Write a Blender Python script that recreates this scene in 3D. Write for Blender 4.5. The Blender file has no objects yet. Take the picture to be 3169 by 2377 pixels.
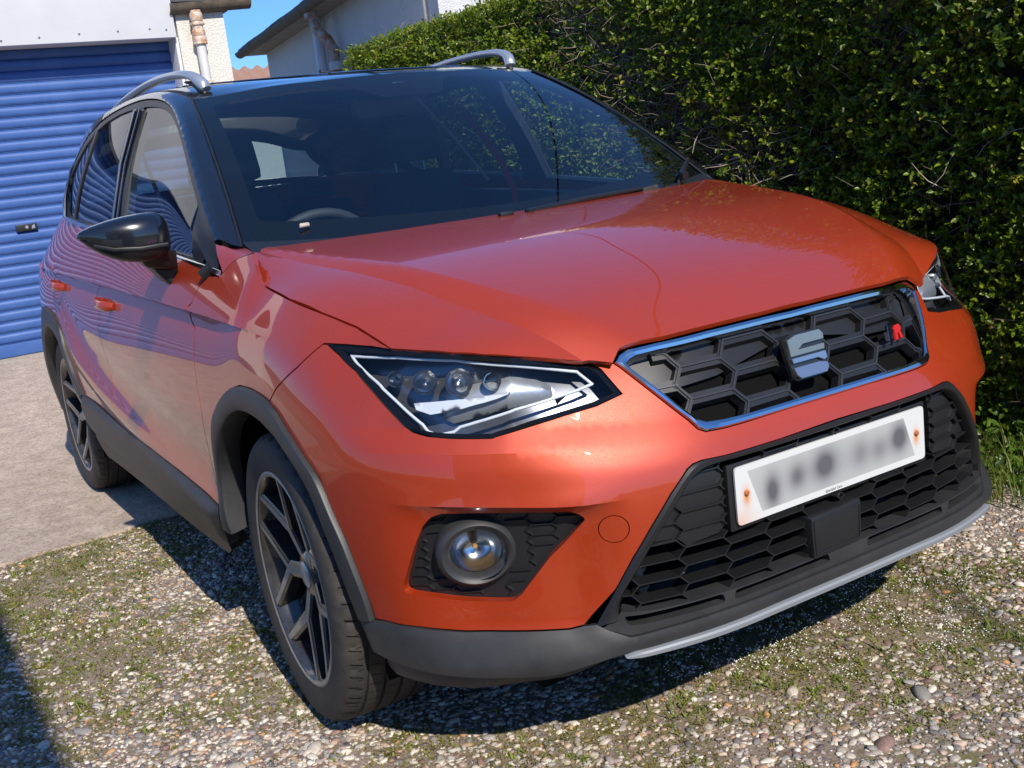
# Orange-red compact SUV parked on a pebble drive between a blue-shuttered garage and a clipped hedge
import bpy, bmesh, math, random
import numpy as np
from mathutils import Vector, Matrix
from mathutils.geometry import delaunay_2d_cdt
R = math.radians
C = bpy.context.scene.collection
# ================================================================= camera
def make_camera():
    yaw, pitch, roll = 0.5299826, -0.2102057, -0.1225951
    f = Vector((math.sin(yaw)*math.cos(pitch), math.cos(yaw)*math.cos(pitch), math.sin(pitch)))
    rt = f.cross(Vector((0,0,1))).normalized(); up = rt.cross(f)
    r2 = math.cos(roll)*rt + math.sin(roll)*up; u2 = -math.sin(roll)*rt + math.cos(roll)*up
    cd = bpy.data.cameras.new('camera'); co = bpy.data.objects.new('camera', cd); C.objects.link(co)
    m = Matrix((r2, u2, -f)).transposed().to_4x4(); m.translation = Vector((-1.535817, -2.217174, 1.183796))
    co.matrix_world = m
    cd.sensor_width = 36; cd.lens = 36*3360.2855/3169; cd.clip_start = .05; cd.clip_end = 3000
    bpy.context.scene.camera = co
make_camera()
# ================================================================= light
SUN_EL = R(40); SUN_AZ = R(8); SUN_DIR = Vector((math.sin(SUN_AZ)*math.cos(SUN_EL), math.cos(SUN_AZ)*math.cos(SUN_EL), -math.sin(SUN_EL))).normalized()   # travel direction
w = bpy.data.worlds.new('World'); bpy.context.scene.world = w; w.use_nodes = True
nt = w.node_tree; nt.nodes.clear()
sky = nt.nodes.new('ShaderNodeTexSky'); sky.sky_type = 'NISHITA'; sky.sun_disc = False
sky.sun_elevation = SUN_EL; sky.sun_rotation = R(180)+SUN_AZ; sky.air_density = 1.0; sky.dust_density = 0.0; sky.ozone_density = 3.0; sky.altitude = 0
bg = nt.nodes.new('ShaderNodeBackground'); bg.inputs['Strength'].default_value = .12
wo = nt.nodes.new('ShaderNodeOutputWorld')
# thin wisps of cloud over the blue
tcw = nt.nodes.new('ShaderNodeTexCoord'); mpw = nt.nodes.new('ShaderNodeMapping'); mpw.inputs['Scale'].default_value = (1.0,1.0,2.2); nt.links.new(tcw.outputs['Generated'], mpw.inputs[0])
nw = nt.nodes.new('ShaderNodeTexNoise'); nw.inputs['Scale'].default_value = 2.1; nw.inputs['Detail'].default_value = 9; nw.inputs['Roughness'].default_value = .62; nw.inputs['Distortion'].default_value = .35; nt.links.new(mpw.outputs[0], nw.inputs['Vector'])
rw = nt.nodes.new('ShaderNodeMapRange'); rw.inputs[1].default_value = .50; rw.inputs[2].default_value = .80; rw.inputs[3].default_value = .20; rw.inputs[4].default_value = .50; nt.links.new(nw.outputs[0], rw.inputs[0])
hs_ = nt.nodes.new('ShaderNodeHueSaturation'); hs_.inputs['Saturation'].default_value = 1.0; hs_.inputs['Value'].default_value = 1.0; nt.links.new(sky.outputs[0], hs_.inputs['Color'])
mw = nt.nodes.new('ShaderNodeMix'); mw.data_type = 'RGBA'; mw.inputs[7].default_value = (1.1,3.0,6.3,1); tn = nt.nodes.new('ShaderNodeMix'); tn.data_type = 'RGBA'; tn.blend_type = 'MULTIPLY'; tn.inputs[0].default_value = 1; tn.inputs[7].default_value = (.42,.68,1.15,1)
nt.links.new(hs_.outputs[0], tn.inputs[6]); nt.links.new(rw.outputs[0], mw.inputs[0]); nt.links.new(tn.outputs[2], mw.inputs[6])
nt.links.new(mw.outputs[2], bg.inputs[0]); nt.links.new(bg.outputs[0], wo.inputs[0])
sd = bpy.data.lights.new('sun', 'SUN'); sd.energy = 4.3; sd.angle = R(.53); sd.color = (1, .93, .82)
so = bpy.data.objects.new('sun', sd); C.objects.link(so)
so.rotation_euler = SUN_DIR.to_track_quat('-Z', 'Y').to_euler(); so.location = (0,-8,8)
vs = bpy.context.scene.view_settings
vs.view_transform = 'Standard'; vs.look = 'None'; vs.gamma = 1; vs.exposure = 0.38; vs.use_curve_mapping = False
try:
    cy = bpy.context.scene.cycles; cy.max_bounces = 10; cy.transparent_max_bounces = 24; cy.glossy_bounces = 6
except Exception: pass
rng = np.random.default_rng(7); random.seed(7)
# ================================================================= materials
MATS = {}
def mat(name, col, rough=.5, metal=0., spec=.5, coat=0., coatr=.03, ior=None, var=None, bump=None, alpha=None):
    """var=(scale, amount, colour2)  bump=(scale, strength, distance)"""
    if name in MATS: return MATS[name]
    m = bpy.data.materials.new(name); m.use_nodes = True; t = m.node_tree; p = t.nodes['Principled BSDF']
    p.inputs['Base Color'].default_value = (*col, 1); p.inputs['Roughness'].default_value = rough
    p.inputs['Metallic'].default_value = metal; p.inputs['Specular IOR Level'].default_value = spec
    p.inputs['Coat Weight'].default_value = coat; p.inputs['Coat Roughness'].default_value = coatr
    if ior: p.inputs['IOR'].default_value = ior
    tc = t.nodes.new('ShaderNodeTexCoord')
    if var:
        n = t.nodes.new('ShaderNodeTexNoise'); n.inputs['Scale'].default_value = var[0]; n.inputs['Detail'].default_value = 6; n.inputs['Roughness'].default_value = .65
        t.links.new(tc.outputs['Object'], n.inputs['Vector'])
        r = t.nodes.new('ShaderNodeValToRGB'); r.color_ramp.elements[0].position = .5-var[1]; r.color_ramp.elements[1].position = .5+var[1]
        r.color_ramp.elements[0].color = (*col, 1); r.color_ramp.elements[1].color = (*var[2], 1)
        t.links.new(n.outputs[0], r.inputs[0]); t.links.new(r.outputs[0], p.inputs['Base Color'])
    if bump:
        n = t.nodes.new('ShaderNodeTexNoise'); n.inputs['Scale'].default_value = bump[0]; n.inputs['Detail'].default_value = 5
        t.links.new(tc.outputs['Object'], n.inputs['Vector'])
        b = t.nodes.new('ShaderNodeBump'); b.inputs['Strength'].default_value = bump[1]; b.inputs['Distance'].default_value = bump[2]
        t.links.new(n.outputs[0], b.inputs['Height']); t.links.new(b.outputs[0], p.inputs['Normal'])
    MATS[name] = m
    return m
def glassmat(name, tint, rough=0.0, ior=1.5):
    """thin sheet of glass: tinted transmission with fresnel reflection"""
    m = bpy.data.materials.new(name); m.use_nodes = True; t = m.node_tree; t.nodes.clear()
    tr = t.nodes.new('ShaderNodeBsdfTransparent'); tr.inputs[0].default_value = (*tint, 1)
    gl = t.nodes.new('ShaderNodeBsdfGlossy'); gl.inputs['Roughness'].default_value = rough
    fr = t.nodes.new('ShaderNodeFresnel')
    ge = t.nodes.new('ShaderNodeNewGeometry'); mi = t.nodes.new('ShaderNodeMapRange'); mi.inputs[3].default_value = ior; mi.inputs[4].default_value = 1/ior     # a thin sheet reflects the same from both sides
    t.links.new(ge.outputs['Backfacing'], mi.inputs[0]); t.links.new(mi.outputs[0], fr.inputs['IOR'])
    mx = t.nodes.new('ShaderNodeMixShader'); o = t.nodes.new('ShaderNodeOutputMaterial')
    t.links.new(fr.outputs[0], mx.inputs[0]); t.links.new(tr.outputs[0], mx.inputs[1]); t.links.new(gl.outputs[0], mx.inputs[2]); t.links.new(mx.outputs[0], o.inputs[0])
    MATS[name] = m
    return m
def paint_mat():
    m = mat('orange_paint', (.405,.036,.003), rough=.45, metal=.30, coat=1, coatr=.015)
    t = m.node_tree; p = t.nodes['Principled BSDF']
    tc = t.nodes.new('ShaderNodeTexCoord')
    v = t.nodes.new('ShaderNodeTexVoronoi'); v.inputs['Scale'].default_value = 1400
    t.links.new(tc.outputs['Object'], v.inputs['Vector'])
    mr = t.nodes.new('ShaderNodeMapRange'); mr.inputs[1].default_value = 0; mr.inputs[2].default_value = 1; mr.inputs[3].default_value = .36; mr.inputs[4].default_value = .52
    t.links.new(v.outputs['Color'], mr.inputs[0]); t.links.new(mr.outputs[0], p.inputs['Roughness'])
    # road film low on the flanks
    g = t.nodes.new('ShaderNodeNewGeometry'); sx = t.nodes.new('ShaderNodeSeparateXYZ'); t.links.new(g.outputs['Position'], sx.inputs[0])
    n = t.nodes.new('ShaderNodeTexNoise'); n.inputs['Scale'].default_value = 38; n.inputs['Detail'].default_value = 8; n.inputs['Roughness'].default_value = .75
    t.links.new(tc.outputs['Object'], n.inputs['Vector'])
    zr = t.nodes.new('ShaderNodeMapRange'); zr.inputs[1].default_value = .30; zr.inputs[2].default_value = .85; zr.inputs[3].default_value = .09; zr.inputs[4].default_value = .015
    t.links.new(sx.outputs[2], zr.inputs[0])
    yr = t.nodes.new('ShaderNodeMapRange'); yr.inputs[1].default_value = -.1; yr.inputs[2].default_value = .25; yr.inputs[3].default_value = .05; yr.inputs[4].default_value = 1
    t.links.new(sx.outputs[1], yr.inputs[0])
    mu = t.nodes.new('ShaderNodeMath'); mu.operation = 'MULTIPLY'; t.links.new(zr.outputs[0], mu.inputs[0]); t.links.new(yr.outputs[0], mu.inputs[1])
    nr = t.nodes.new('ShaderNodeMapRange'); nr.inputs[1].default_value = .3; nr.inputs[2].default_value = .75; nr.inputs[3].default_value = .35; nr.inputs[4].default_value = 1.2
    t.links.new(n.outputs[0], nr.inputs[0])
    m2 = t.nodes.new('ShaderNodeMath'); m2.operation = 'MULTIPLY'; m2.use_clamp = True; t.links.new(mu.outputs[0], m2.inputs[0]); t.links.new(nr.outputs[0], m2.inputs[1])
    mx = t.nodes.new('ShaderNodeMix'); mx.data_type = 'RGBA'; mx.inputs[6].default_value = (.405,.036,.003,1); mx.inputs[7].default_value = (.16,.10,.07,1)
    t.links.new(m2.outputs[0], mx.inputs[0]); t.links.new(mx.outputs[2], p.inputs['Base Color'])
    cr = t.nodes.new('ShaderNodeMapRange'); cr.inputs[3].default_value = .012; cr.inputs[4].default_value = .12; cr.inputs[2].default_value = .35
    t.links.new(m2.outputs[0], cr.inputs[0]); t.links.new(cr.outputs[0], p.inputs['Coat Roughness'])
    return m
PAINT = paint_mat()
M = dict(
 black=mat('gloss_black', (.006,.006,.008), rough=.25, coat=1, coatr=.01),
 plastic=mat('dark_plastic', (.022,.022,.024), rough=.48, spec=.45, bump=(900,.12,.0006), var=(14,.2,(.036,.036,.037))),
 satin=mat('satin_black', (.012,.012,.013), rough=.42, spec=.5),
 void=mat('flat_black', (.004,.004,.004), rough=.9, spec=.1),
 chrome=mat('chrome', (.56,.57,.58), rough=.08, metal=1),
 silver=mat('silver_plastic', (.42,.45,.48), rough=.35, metal=.55, coat=.3),
 lip=mat('grey_lip', (.22,.235,.25), rough=.55, metal=.1),
 rubber=mat('tyre_rubber', (.028,.026,.025), rough=.72, spec=.3, var=(26,.22,(.060,.052,.045)), bump=(160,.1,.001)),
 rimblack=mat('rim_black', (.012,.012,.014), rough=.25, coat=.8, var=(30,.25,(.05,.045,.04))),
 rimface=mat('machined_rim', (.38,.35,.30), rough=.42, metal=.3, var=(60,.2,(.24,.22,.19))),
 plate=None,
 rust=mat('rusty_screw', (.50,.17,.04), rough=.6, var=(90,.2,(.25,.07,.02))),
 red=mat('badge_red', (.55,.02,.02), rough=.3, coat=.6),
 cloth=mat('seat_fabric', (.022,.023,.027), rough=.85, bump=(400,.3,.001)),
 dash=mat('dash_plastic', (.030,.033,.038), rough=.62, bump=(600,.2,.0006)),
 lampchrome=mat('lamp_reflector', (.55,.56,.57), rough=.18, metal=1),
 lampgrey=mat('lamp_bezel', (.16,.165,.18), rough=.24, metal=.7),
 drl=mat('light_guide', (.62,.65,.68), rough=.25, spec=.6),
 amber=mat('amber_bulb', (.45,.25,.08), rough=.3),
 tail=mat('tail_lamp_red', (.45,.03,.02), rough=.12, coat=1),
)
M['glass'] = glassmat('windscreen_glass', (.80,.88,.88), ior=1.85)
M['side'] = glassmat('front_side_glass', (.72,.84,.82), ior=1.75)
M['privacy'] = glassmat('side_glass', (.34,.42,.43), ior=1.75)
M['lens'] = glassmat('lamp_glass', (.93,.95,.97), ior=1.40)
# ================================================================= mesh helpers
def link(name, me, m=None, parent=None, smooth=None, **props):
    o = bpy.data.objects.new(name, me); C.objects.link(o)
    if m is not None and not me.materials: me.materials.append(m)
    if parent is not None: o.parent = parent
    if smooth is not None:
        me.polygons.foreach_set('use_smooth', [True]*len(me.polygons))
        if smooth < 180: me.set_sharp_from_angle(angle=R(smooth))
    for k, v in props.items(): o[k] = v
    return o
def mesh(verts, faces, name='m'):
    me = bpy.data.meshes.new(name); me.from_pydata([tuple(map(float, v)) for v in verts], [], [tuple(map(int, f)) for f in faces]); me.update()
    return me
def tris_mesh(V, F, name='m'):
    """fast path, V (n,3), F (m,k)"""
    V = np.asarray(V, np.float32); F = np.asarray(F, np.int32); k = F.shape[1]
    me = bpy.data.meshes.new(name); me.vertices.add(len(V)); me.vertices.foreach_set('co', V.ravel())
    me.loops.add(F.size); me.loops.foreach_set('vertex_index', F.ravel()); me.polygons.add(len(F))
    me.polygons.foreach_set('loop_start', np.arange(0, F.size, k, dtype=np.int32)); me.update(calc_edges=True)
    return me
def empty(name, loc=(0,0,0), **props):
    o = bpy.data.objects.new(name, None); C.objects.link(o); o.location = loc; o.empty_display_size = .2
    for k, v in props.items(): o[k] = v
    return o
class MB:
    """collects simple solids into one mesh"""
    def __init__(s): s.v = []; s.f = []
    def add(s, V, F):
        n = len(s.v); s.v += [tuple(map(float, p)) for p in V]; s.f += [tuple(n+i for i in f) for f in F]; return s
    def box(s, a, b):
        x0,y0,z0 = a; x1,y1,z1 = b
        return s.add([(x0,y0,z0),(x1,y0,z0),(x1,y1,z0),(x0,y1,z0),(x0,y0,z1),(x1,y0,z1),(x1,y1,z1),(x0,y1,z1)],
                     [(0,3,2,1),(4,5,6,7),(0,1,5,4),(1,2,6,5),(2,3,7,6),(3,0,4,7)])
    def hexa(s, P): # 8 points bottom ring, top ring
        return s.add(P, [(0,3,2,1),(4,5,6,7),(0,1,5,4),(1,2,6,5),(2,3,7,6),(3,0,4,7)])
    def tube(s, path, r, n=8, cap=True, ry=None, up=(0,0,1)):
        path = [Vector(p) for p in path]; m = len(path); rs = r if hasattr(r, '__len__') else [r]*m
        V = []
        for i, p in enumerate(path):
            t = (path[min(i+1, m-1)]-path[max(i-1, 0)]).normalized()
            a = t.cross(Vector(up));
            if a.length < 1e-4: a = t.cross(Vector((1,0,0)))
            a.normalize(); b = a.cross(t).normalized()
            q = (ry[i] if hasattr(ry,'__len__') else ry) if ry is not None else rs[i]
            for k in range(n):
                th = 2*math.pi*k/n; V.append(p + a*math.cos(th)*rs[i] + b*math.sin(th)*q)
        F = [(i*n+k, i*n+(k+1)%n, (i+1)*n+(k+1)%n, (i+1)*n+k) for i in range(m-1) for k in range(n)]
        if cap: F += [tuple(range(n-1,-1,-1)), tuple((m-1)*n+k for k in range(n))]
        return s.add(V, F)
    def lathe(s, prof, n=32, axis='x', c=(0,0,0), a0=0., a1=2*math.pi, sy=1.):
        """prof: (r, h) along the axis"""
        full = abs(a1-a0-2*math.pi) < 1e-6; k = n if full else n+1; V = []
        for r, h in prof:
            for i in range(k):
                t = a0+(a1-a0)*i/n; u, v = r*math.cos(t), r*math.sin(t)*sy
                if axis == 'x': V.append((c[0]+h, c[1]+u, c[2]+v))
                elif axis == 'y': V.append((c[0]+u, c[1]+h, c[2]+v))
                else: V.append((c[0]+u, c[1]+v, c[2]+h))
        m = len(prof); F = []
        for j in range(m-1):
            for i in range(n): F.append((j*k+i, j*k+(i+1)%k, (j+1)*k+(i+1)%k, (j+1)*k+i))
        return s.add(V, F)
    def mesh(s, bevel=0, recalc=True):
        me = mesh(s.v, s.f)
        bm = bmesh.new(); bm.from_mesh(me)
        if bevel:
            es = [e for e in bm.edges if e.is_manifold and e.calc_face_angle(0) > .6]
            bmesh.ops.bevel(bm, geom=es, offset=bevel, segments=2, affect='EDGES', profile=.6)
        if recalc: bmesh.ops.recalc_face_normals(bm, faces=bm.faces)
        bm.to_mesh(me); bm.free(); return me
    def obj(s, name, m, parent=None, smooth=35, bevel=0, **props):
        return link(name, s.mesh(bevel), m, parent, smooth, **props)

# ================================================================= body surfaces
# ---------------------------------------------------------------- splines
class Sp:
    """natural cubic spline through (t, y); y may be a vector"""
    def __init__(s, t, y):
        s.t = np.array(t, float); s.y = np.array(y, float)
        if s.y.ndim == 1: s.y = s.y[:, None]; s.sc = True
        else: s.sc = False
        n = len(s.t); h = np.diff(s.t)
        A = np.zeros((n, n)); B = np.zeros((n, s.y.shape[1])); A[0, 0] = A[-1, -1] = 1
        for i in range(1, n - 1):
            A[i, i-1] = h[i-1]; A[i, i] = 2*(h[i-1]+h[i]); A[i, i+1] = h[i]
            B[i] = 6*((s.y[i+1]-s.y[i])/h[i] - (s.y[i]-s.y[i-1])/h[i-1])
        s.m = np.linalg.solve(A, B)
    def __call__(s, x):
        x = np.clip(np.asarray(x, float), s.t[0], s.t[-1])
        i = np.clip(np.searchsorted(s.t, x) - 1, 0, len(s.t)-2)
        h = s.t[i+1]-s.t[i]; a = ((s.t[i+1]-x)/h)[..., None]; b = ((x-s.t[i])/h)[..., None]; h = h[..., None]
        r = a*s.y[i] + b*s.y[i+1] + ((a**3-a)*s.m[i] + (b**3-b)*s.m[i+1])*h*h/6
        return r[..., 0] if s.sc else r
def sstep(a, b, x):
    t = np.clip((np.asarray(x, float)-a)/(b-a), 0, 1); return t*t*(3-2*t)
# ---------------------------------------------------------------- plan curve of the body at z = 0.6 (x >= 0 half, front is -y)
PLAN = [(0,-.802),(.15,-.799),(.33,-.786),(.45,-.754),(.55,-.712),(.665,-.632),(.757,-.540),(.815,-.440),(.845,-.33),(.862,-.16),(.866,.05),(.868,.3),(.872,.8),(.872,1.6),(.870,2.2),(.862,2.6),(.84,2.92),(.79,3.14),(.68,3.27),(.45,3.33),(0,3.345)]
PLAN = np.array(PLAN)
_arc = np.concatenate([[0], np.cumsum(np.hypot(*np.diff(PLAN, axis=0).T))])
BASE = Sp(_arc, PLAN)
SMAX = _arc[-1]
S_OF = dict(zip([tuple(p) for p in PLAN.round(3)], _arc))
def base_n(s):
    e = 1e-3
    t = BASE(np.clip(np.asarray(s)+e, 0, SMAX)) - BASE(np.clip(np.asarray(s)-e, 0, SMAX))
    t /= np.linalg.norm(t, axis=-1, keepdims=True)
    return np.stack([t[..., 1], -t[..., 0]], -1)
ZR = [.15,.2,.3,.45,.6,.7,.8,.88,.95,1.03,1.12,1.25]
DC = [ # s , offsets per z
 (0.00, [-.14,-.06,.00,.004,.00,-.040,-.098,-.175,-.30,-.42,-.55,-.75]),
 (0.33, [-.13,-.05,.005,.004,.00,-.040,-.098,-.175,-.30,-.42,-.55,-.75]),
 (0.57, [-.12,-.04,.010,.006,.00,-.038,-.090,-.155,-.25,-.36,-.48,-.70]),
 (0.705,[-.11,-.04,.005,.004,.00,-.018,-.038,-.065,-.11,-.18,-.28,-.45]),
 (0.84, [-.09,-.03,.000,.002,.00,-.012,-.030,-.060,-.11,-.18,-.27,-.42]),
 (0.97, [-.08,-.03,-.005,.002,.00,-.008,-.024,-.060,-.125,-.20,-.28,-.40]),
 (1.10, [-.07,-.03,-.008,.002,.002,-.002,-.014,-.056,-.130,-.21,-.29,-.40]),
 (1.25, [-.06,-.03,-.010,.000,.004,.002,-.005,-.032,-.095,-.17,-.24,-.34]),
 (1.42, [-.06,-.03,-.012,.000,.004,.003,-.002,-.016,-.066,-.135,-.20,-.30]),
 (1.67, [-.07,-.045,-.015,.000,.004,.004,.000,-.008,-.042,-.100,-.16,-.26]),
 (2.17, [-.08,-.05,-.020,-.006,.000,.004,.002,-.002,-.020,-.056,-.10,-.20]),
 (2.97, [-.08,-.05,-.020,-.006,.000,.004,.004,.002,-.010,-.035,-.08,-.17]),
 (3.57, [-.07,-.04,-.012,.004,.012,.014,.014,.010,-.004,-.030,-.078,-.18]),
 (3.97, [-.07,-.03,-.004,.014,.020,.020,.020,.012,-.008,-.045,-.100,-.21]),
 (4.30, [-.07,-.03,.000,.022,.026,.020,.010,.000,-.024,-.075,-.140,-.26]),
 (4.60, [-.07,-.03,.002,.022,.022,.012,-.005,-.022,-.058,-.105,-.16,-.27]),
 (5.0,  [-.07,-.03,-.002,.010,.006,-.002,-.02,-.045,-.08,-.12,-.17,-.25]),
 (SMAX, [-.07,-.03,-.000,.010,.006,-.004,-.03,-.055,-.09,-.13,-.18,-.26]),
]
_DS = Sp([d[0] for d in DC], [d[1] for d in DC])
_nz = len(ZR)
# basis splines in z (interpolation operator), so evaluation is separable
_ZB = Sp(ZR, np.eye(_nz))
CREASE = Sp([1.30,1.40,1.79,2.9,3.6,4.4,SMAX], [.870,.877,.896,.924,.938,.945,.95])
CR0 = 1.40                                           # the crease fades in here
FC = Sp([0,.18,.43,.69,.86,1.0,1.1], [.632,.635,.651,.675,.682,.683,.68])   # ridge round the nose under the lamps
BROW = Sp([.4,.58,.68,.80,.95],[.571,.575,.583,.590,.591])            # brow over the fog lamp pocket
def skin(s, z, feat=True):
    s = np.clip(np.asarray(s, float),1e-4,SMAX-1e-4); z = np.asarray(z, float)
    d = (_DS(s) * _ZB(z)).sum(-1)
    if feat:
        zc = CREASE(s); w = .027*sstep(CR0-.03, CR0+.30, s)*(1-.5*sstep(3.2,4.2,s))
        t = zc - z
        d = d - np.where(t > 0, w*np.exp(-np.maximum(t,0)/.055), 0)
        # ridge: surface above it lies back, below it upright
        k = .16*(1-sstep(.95, 1.10, s)) + .24*sstep(.44,.74,s)*(1-sstep(.90,1.03,s))
        fz = FC(s)
        d = d - k*np.maximum(0, np.minimum(z-fz, .042)) + .08*np.maximum(0,np.minimum(fz-z,.03))
        # lower door: flank tucks in above the sill with a rising line
        rl = Sp([1.4,1.8,2.8,3.4,3.7],[.40,.42,.52,.66,.8])(s)
        on = sstep(1.6,1.9,s)*(1-sstep(3.35,3.75,s))
        d = d + on*(.014*np.exp(-((z-rl+.03)/.05)**2) - .010*np.exp(-((z-rl-.09)/.07)**2))
        # concave shelf over the fog lamp pocket
        on = sstep(.46,.60,s)*(1-sstep(.74,.94,s))
        fz2 = .505
        d = d + on*(.004*np.exp(-((z-fz2-.07)/.02)**2) - .030*(1-np.exp(-np.maximum(0,BROW(s)-z)/.016))*sstep(.27,.36,z))
    b = BASE(s); n = base_n(s)
    return np.stack([b[..., 0]+n[..., 0]*d, b[..., 1]+n[..., 1]*d, z], -1)
# ---------------------------------------------------------------- bonnet z(x,y), x >= 0
HYS =[-.78,-.74,-.70,-.65,-.58,-.46,-.32,-.20,-.07,.10,.25,.45]
_HS = Sp(HYS, np.array([
 [.752,.785,.816,.846,.884,.930,.966,.990,1.006,1.022,1.033,1.048],  # centre z
 [.27,.30,.335,.375,.42,.484,.541,.575,.605,.64,.665,.69],           # inner crease x, z
 [.746,.774,.803,.836,.877,.921,.959,.982,.998,1.014,1.027,1.040],
 [.37,.40,.43,.46,.50,.55,.59,.62,.65,.685,.705,.73],                # outer crease x, z
 [.706,.738,.766,.801,.849,.892,.934,.960,.980,1.000,1.020,1.030],
 [.48,.52,.56,.60,.66,.715,.738,.764,.781,.775,.737,.75],            # shut line x, z
 [.665,.695,.725,.765,.816,.850,.889,.918,.942,.962,1.008,1.012]]).T)
def hood(x, y):
    x = np.asarray(x, float); y = np.asarray(y, float); ax = np.abs(x)
    P = _HS(y); zc,x1,z1,x2,z2,x3,z3 = [P[..., i] for i in range(7)]
    a = zc + (z1-zc)*np.clip(ax/x1,0,1)**2
    t = (ax-x1)/(x2-x1); b = z1 + (z2-z1)*t + .004*4*t*(1-t)
    u = (ax-x2)/(x3-x2); c = z2 + (z3-z2)*u + np.where(u<1,.006*4*u*(1-u), -.024*(u-1))
    z = np.where(ax<x1, a, np.where(ax<x2, b, c))
    return np.stack([x+0*z, y+0*z, z], -1)
# ---------------------------------------------------------------- windscreen
def screen(u, w):
    u = np.asarray(u, float); w = np.asarray(w, float)[..., None]
    b = np.stack([.728*u, .175+.165*u*u, .995+.040*u*u], -1)
    t = np.stack([.588*u, .930+.090*u*u, 1.466-.025*u*u], -1)
    n = np.array([0,-.50,.86])
    return b*(1-w)+t*w + n*(.028*4*w*(1-w))
# ---------------------------------------------------------------- greenhouse: section loft over y, v in 0..6 (belt .. roof centre)
EY = Sp([.33,.55,.78,1.02,1.5,2.0,2.5,2.9,3.1],
        [(.728,1.035),(.686,1.185),(.637,1.325),(.588,1.441),(.590,1.503),(.588,1.497),(.568,1.455),(.520,1.372),(.475,1.33)])
XB = Sp([.3,1.4,1.8,2.2,2.5,2.8,3.1],[.803,.803,.802,.790,.758,.704,.625])
ZC = Sp([.33,.95,1.2,1.6,2.1,2.6,2.95,3.15],[1.06,1.455,1.496,1.530,1.530,1.500,1.448,1.41])
BELT = Sp([.1,.5,1.0,1.5,2.0,2.5,2.9,3.2],[.975,1.005,1.045,1.085,1.12,1.15,1.17,1.18])
def greenhouse(y, v):
    y = np.asarray(y, float); v = np.asarray(v, float)
    y, v = np.broadcast_arrays(y, v)
    sh = y.shape; y = y.ravel(); v = v.ravel()
    e = EY(y); zb = BELT(y)
    # x on the body skin just at the belt
    xb = XB(y)
    D = np.stack([e[:,0]+.072, e[:,1]-.048], -1)
    P0 = np.stack([xb, zb], -1)
    D[:,0] = np.minimum(D[:,0], xb-.002)
    P1 = (P0+D)/2 + np.stack([.012*np.ones_like(y), .006*np.ones_like(y)], -1)
    P3 = (D+e)/2 + np.array([.012,.014])
    zc = ZC(y)
    e5 = EY(np.maximum(y,1.02)); P5 = np.stack([e5[:,0]*.62, e5[:,1]+(zc-e5[:,1])*.66], -1)
    P6 = np.stack([0*y, zc], -1)
    K = np.stack([P0,P1,D,P3,e,P5,P6], 1)       # n,7,2
    Wt = Sp([0,1,2,2.6,3.2,4.6,6], np.eye(7))(v)          # n,7
    p = (K*Wt[...,None]).sum(1)
    r = np.stack([p[:,0], y, p[:,1]], -1)
    return r.reshape(sh+(3,))

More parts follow.
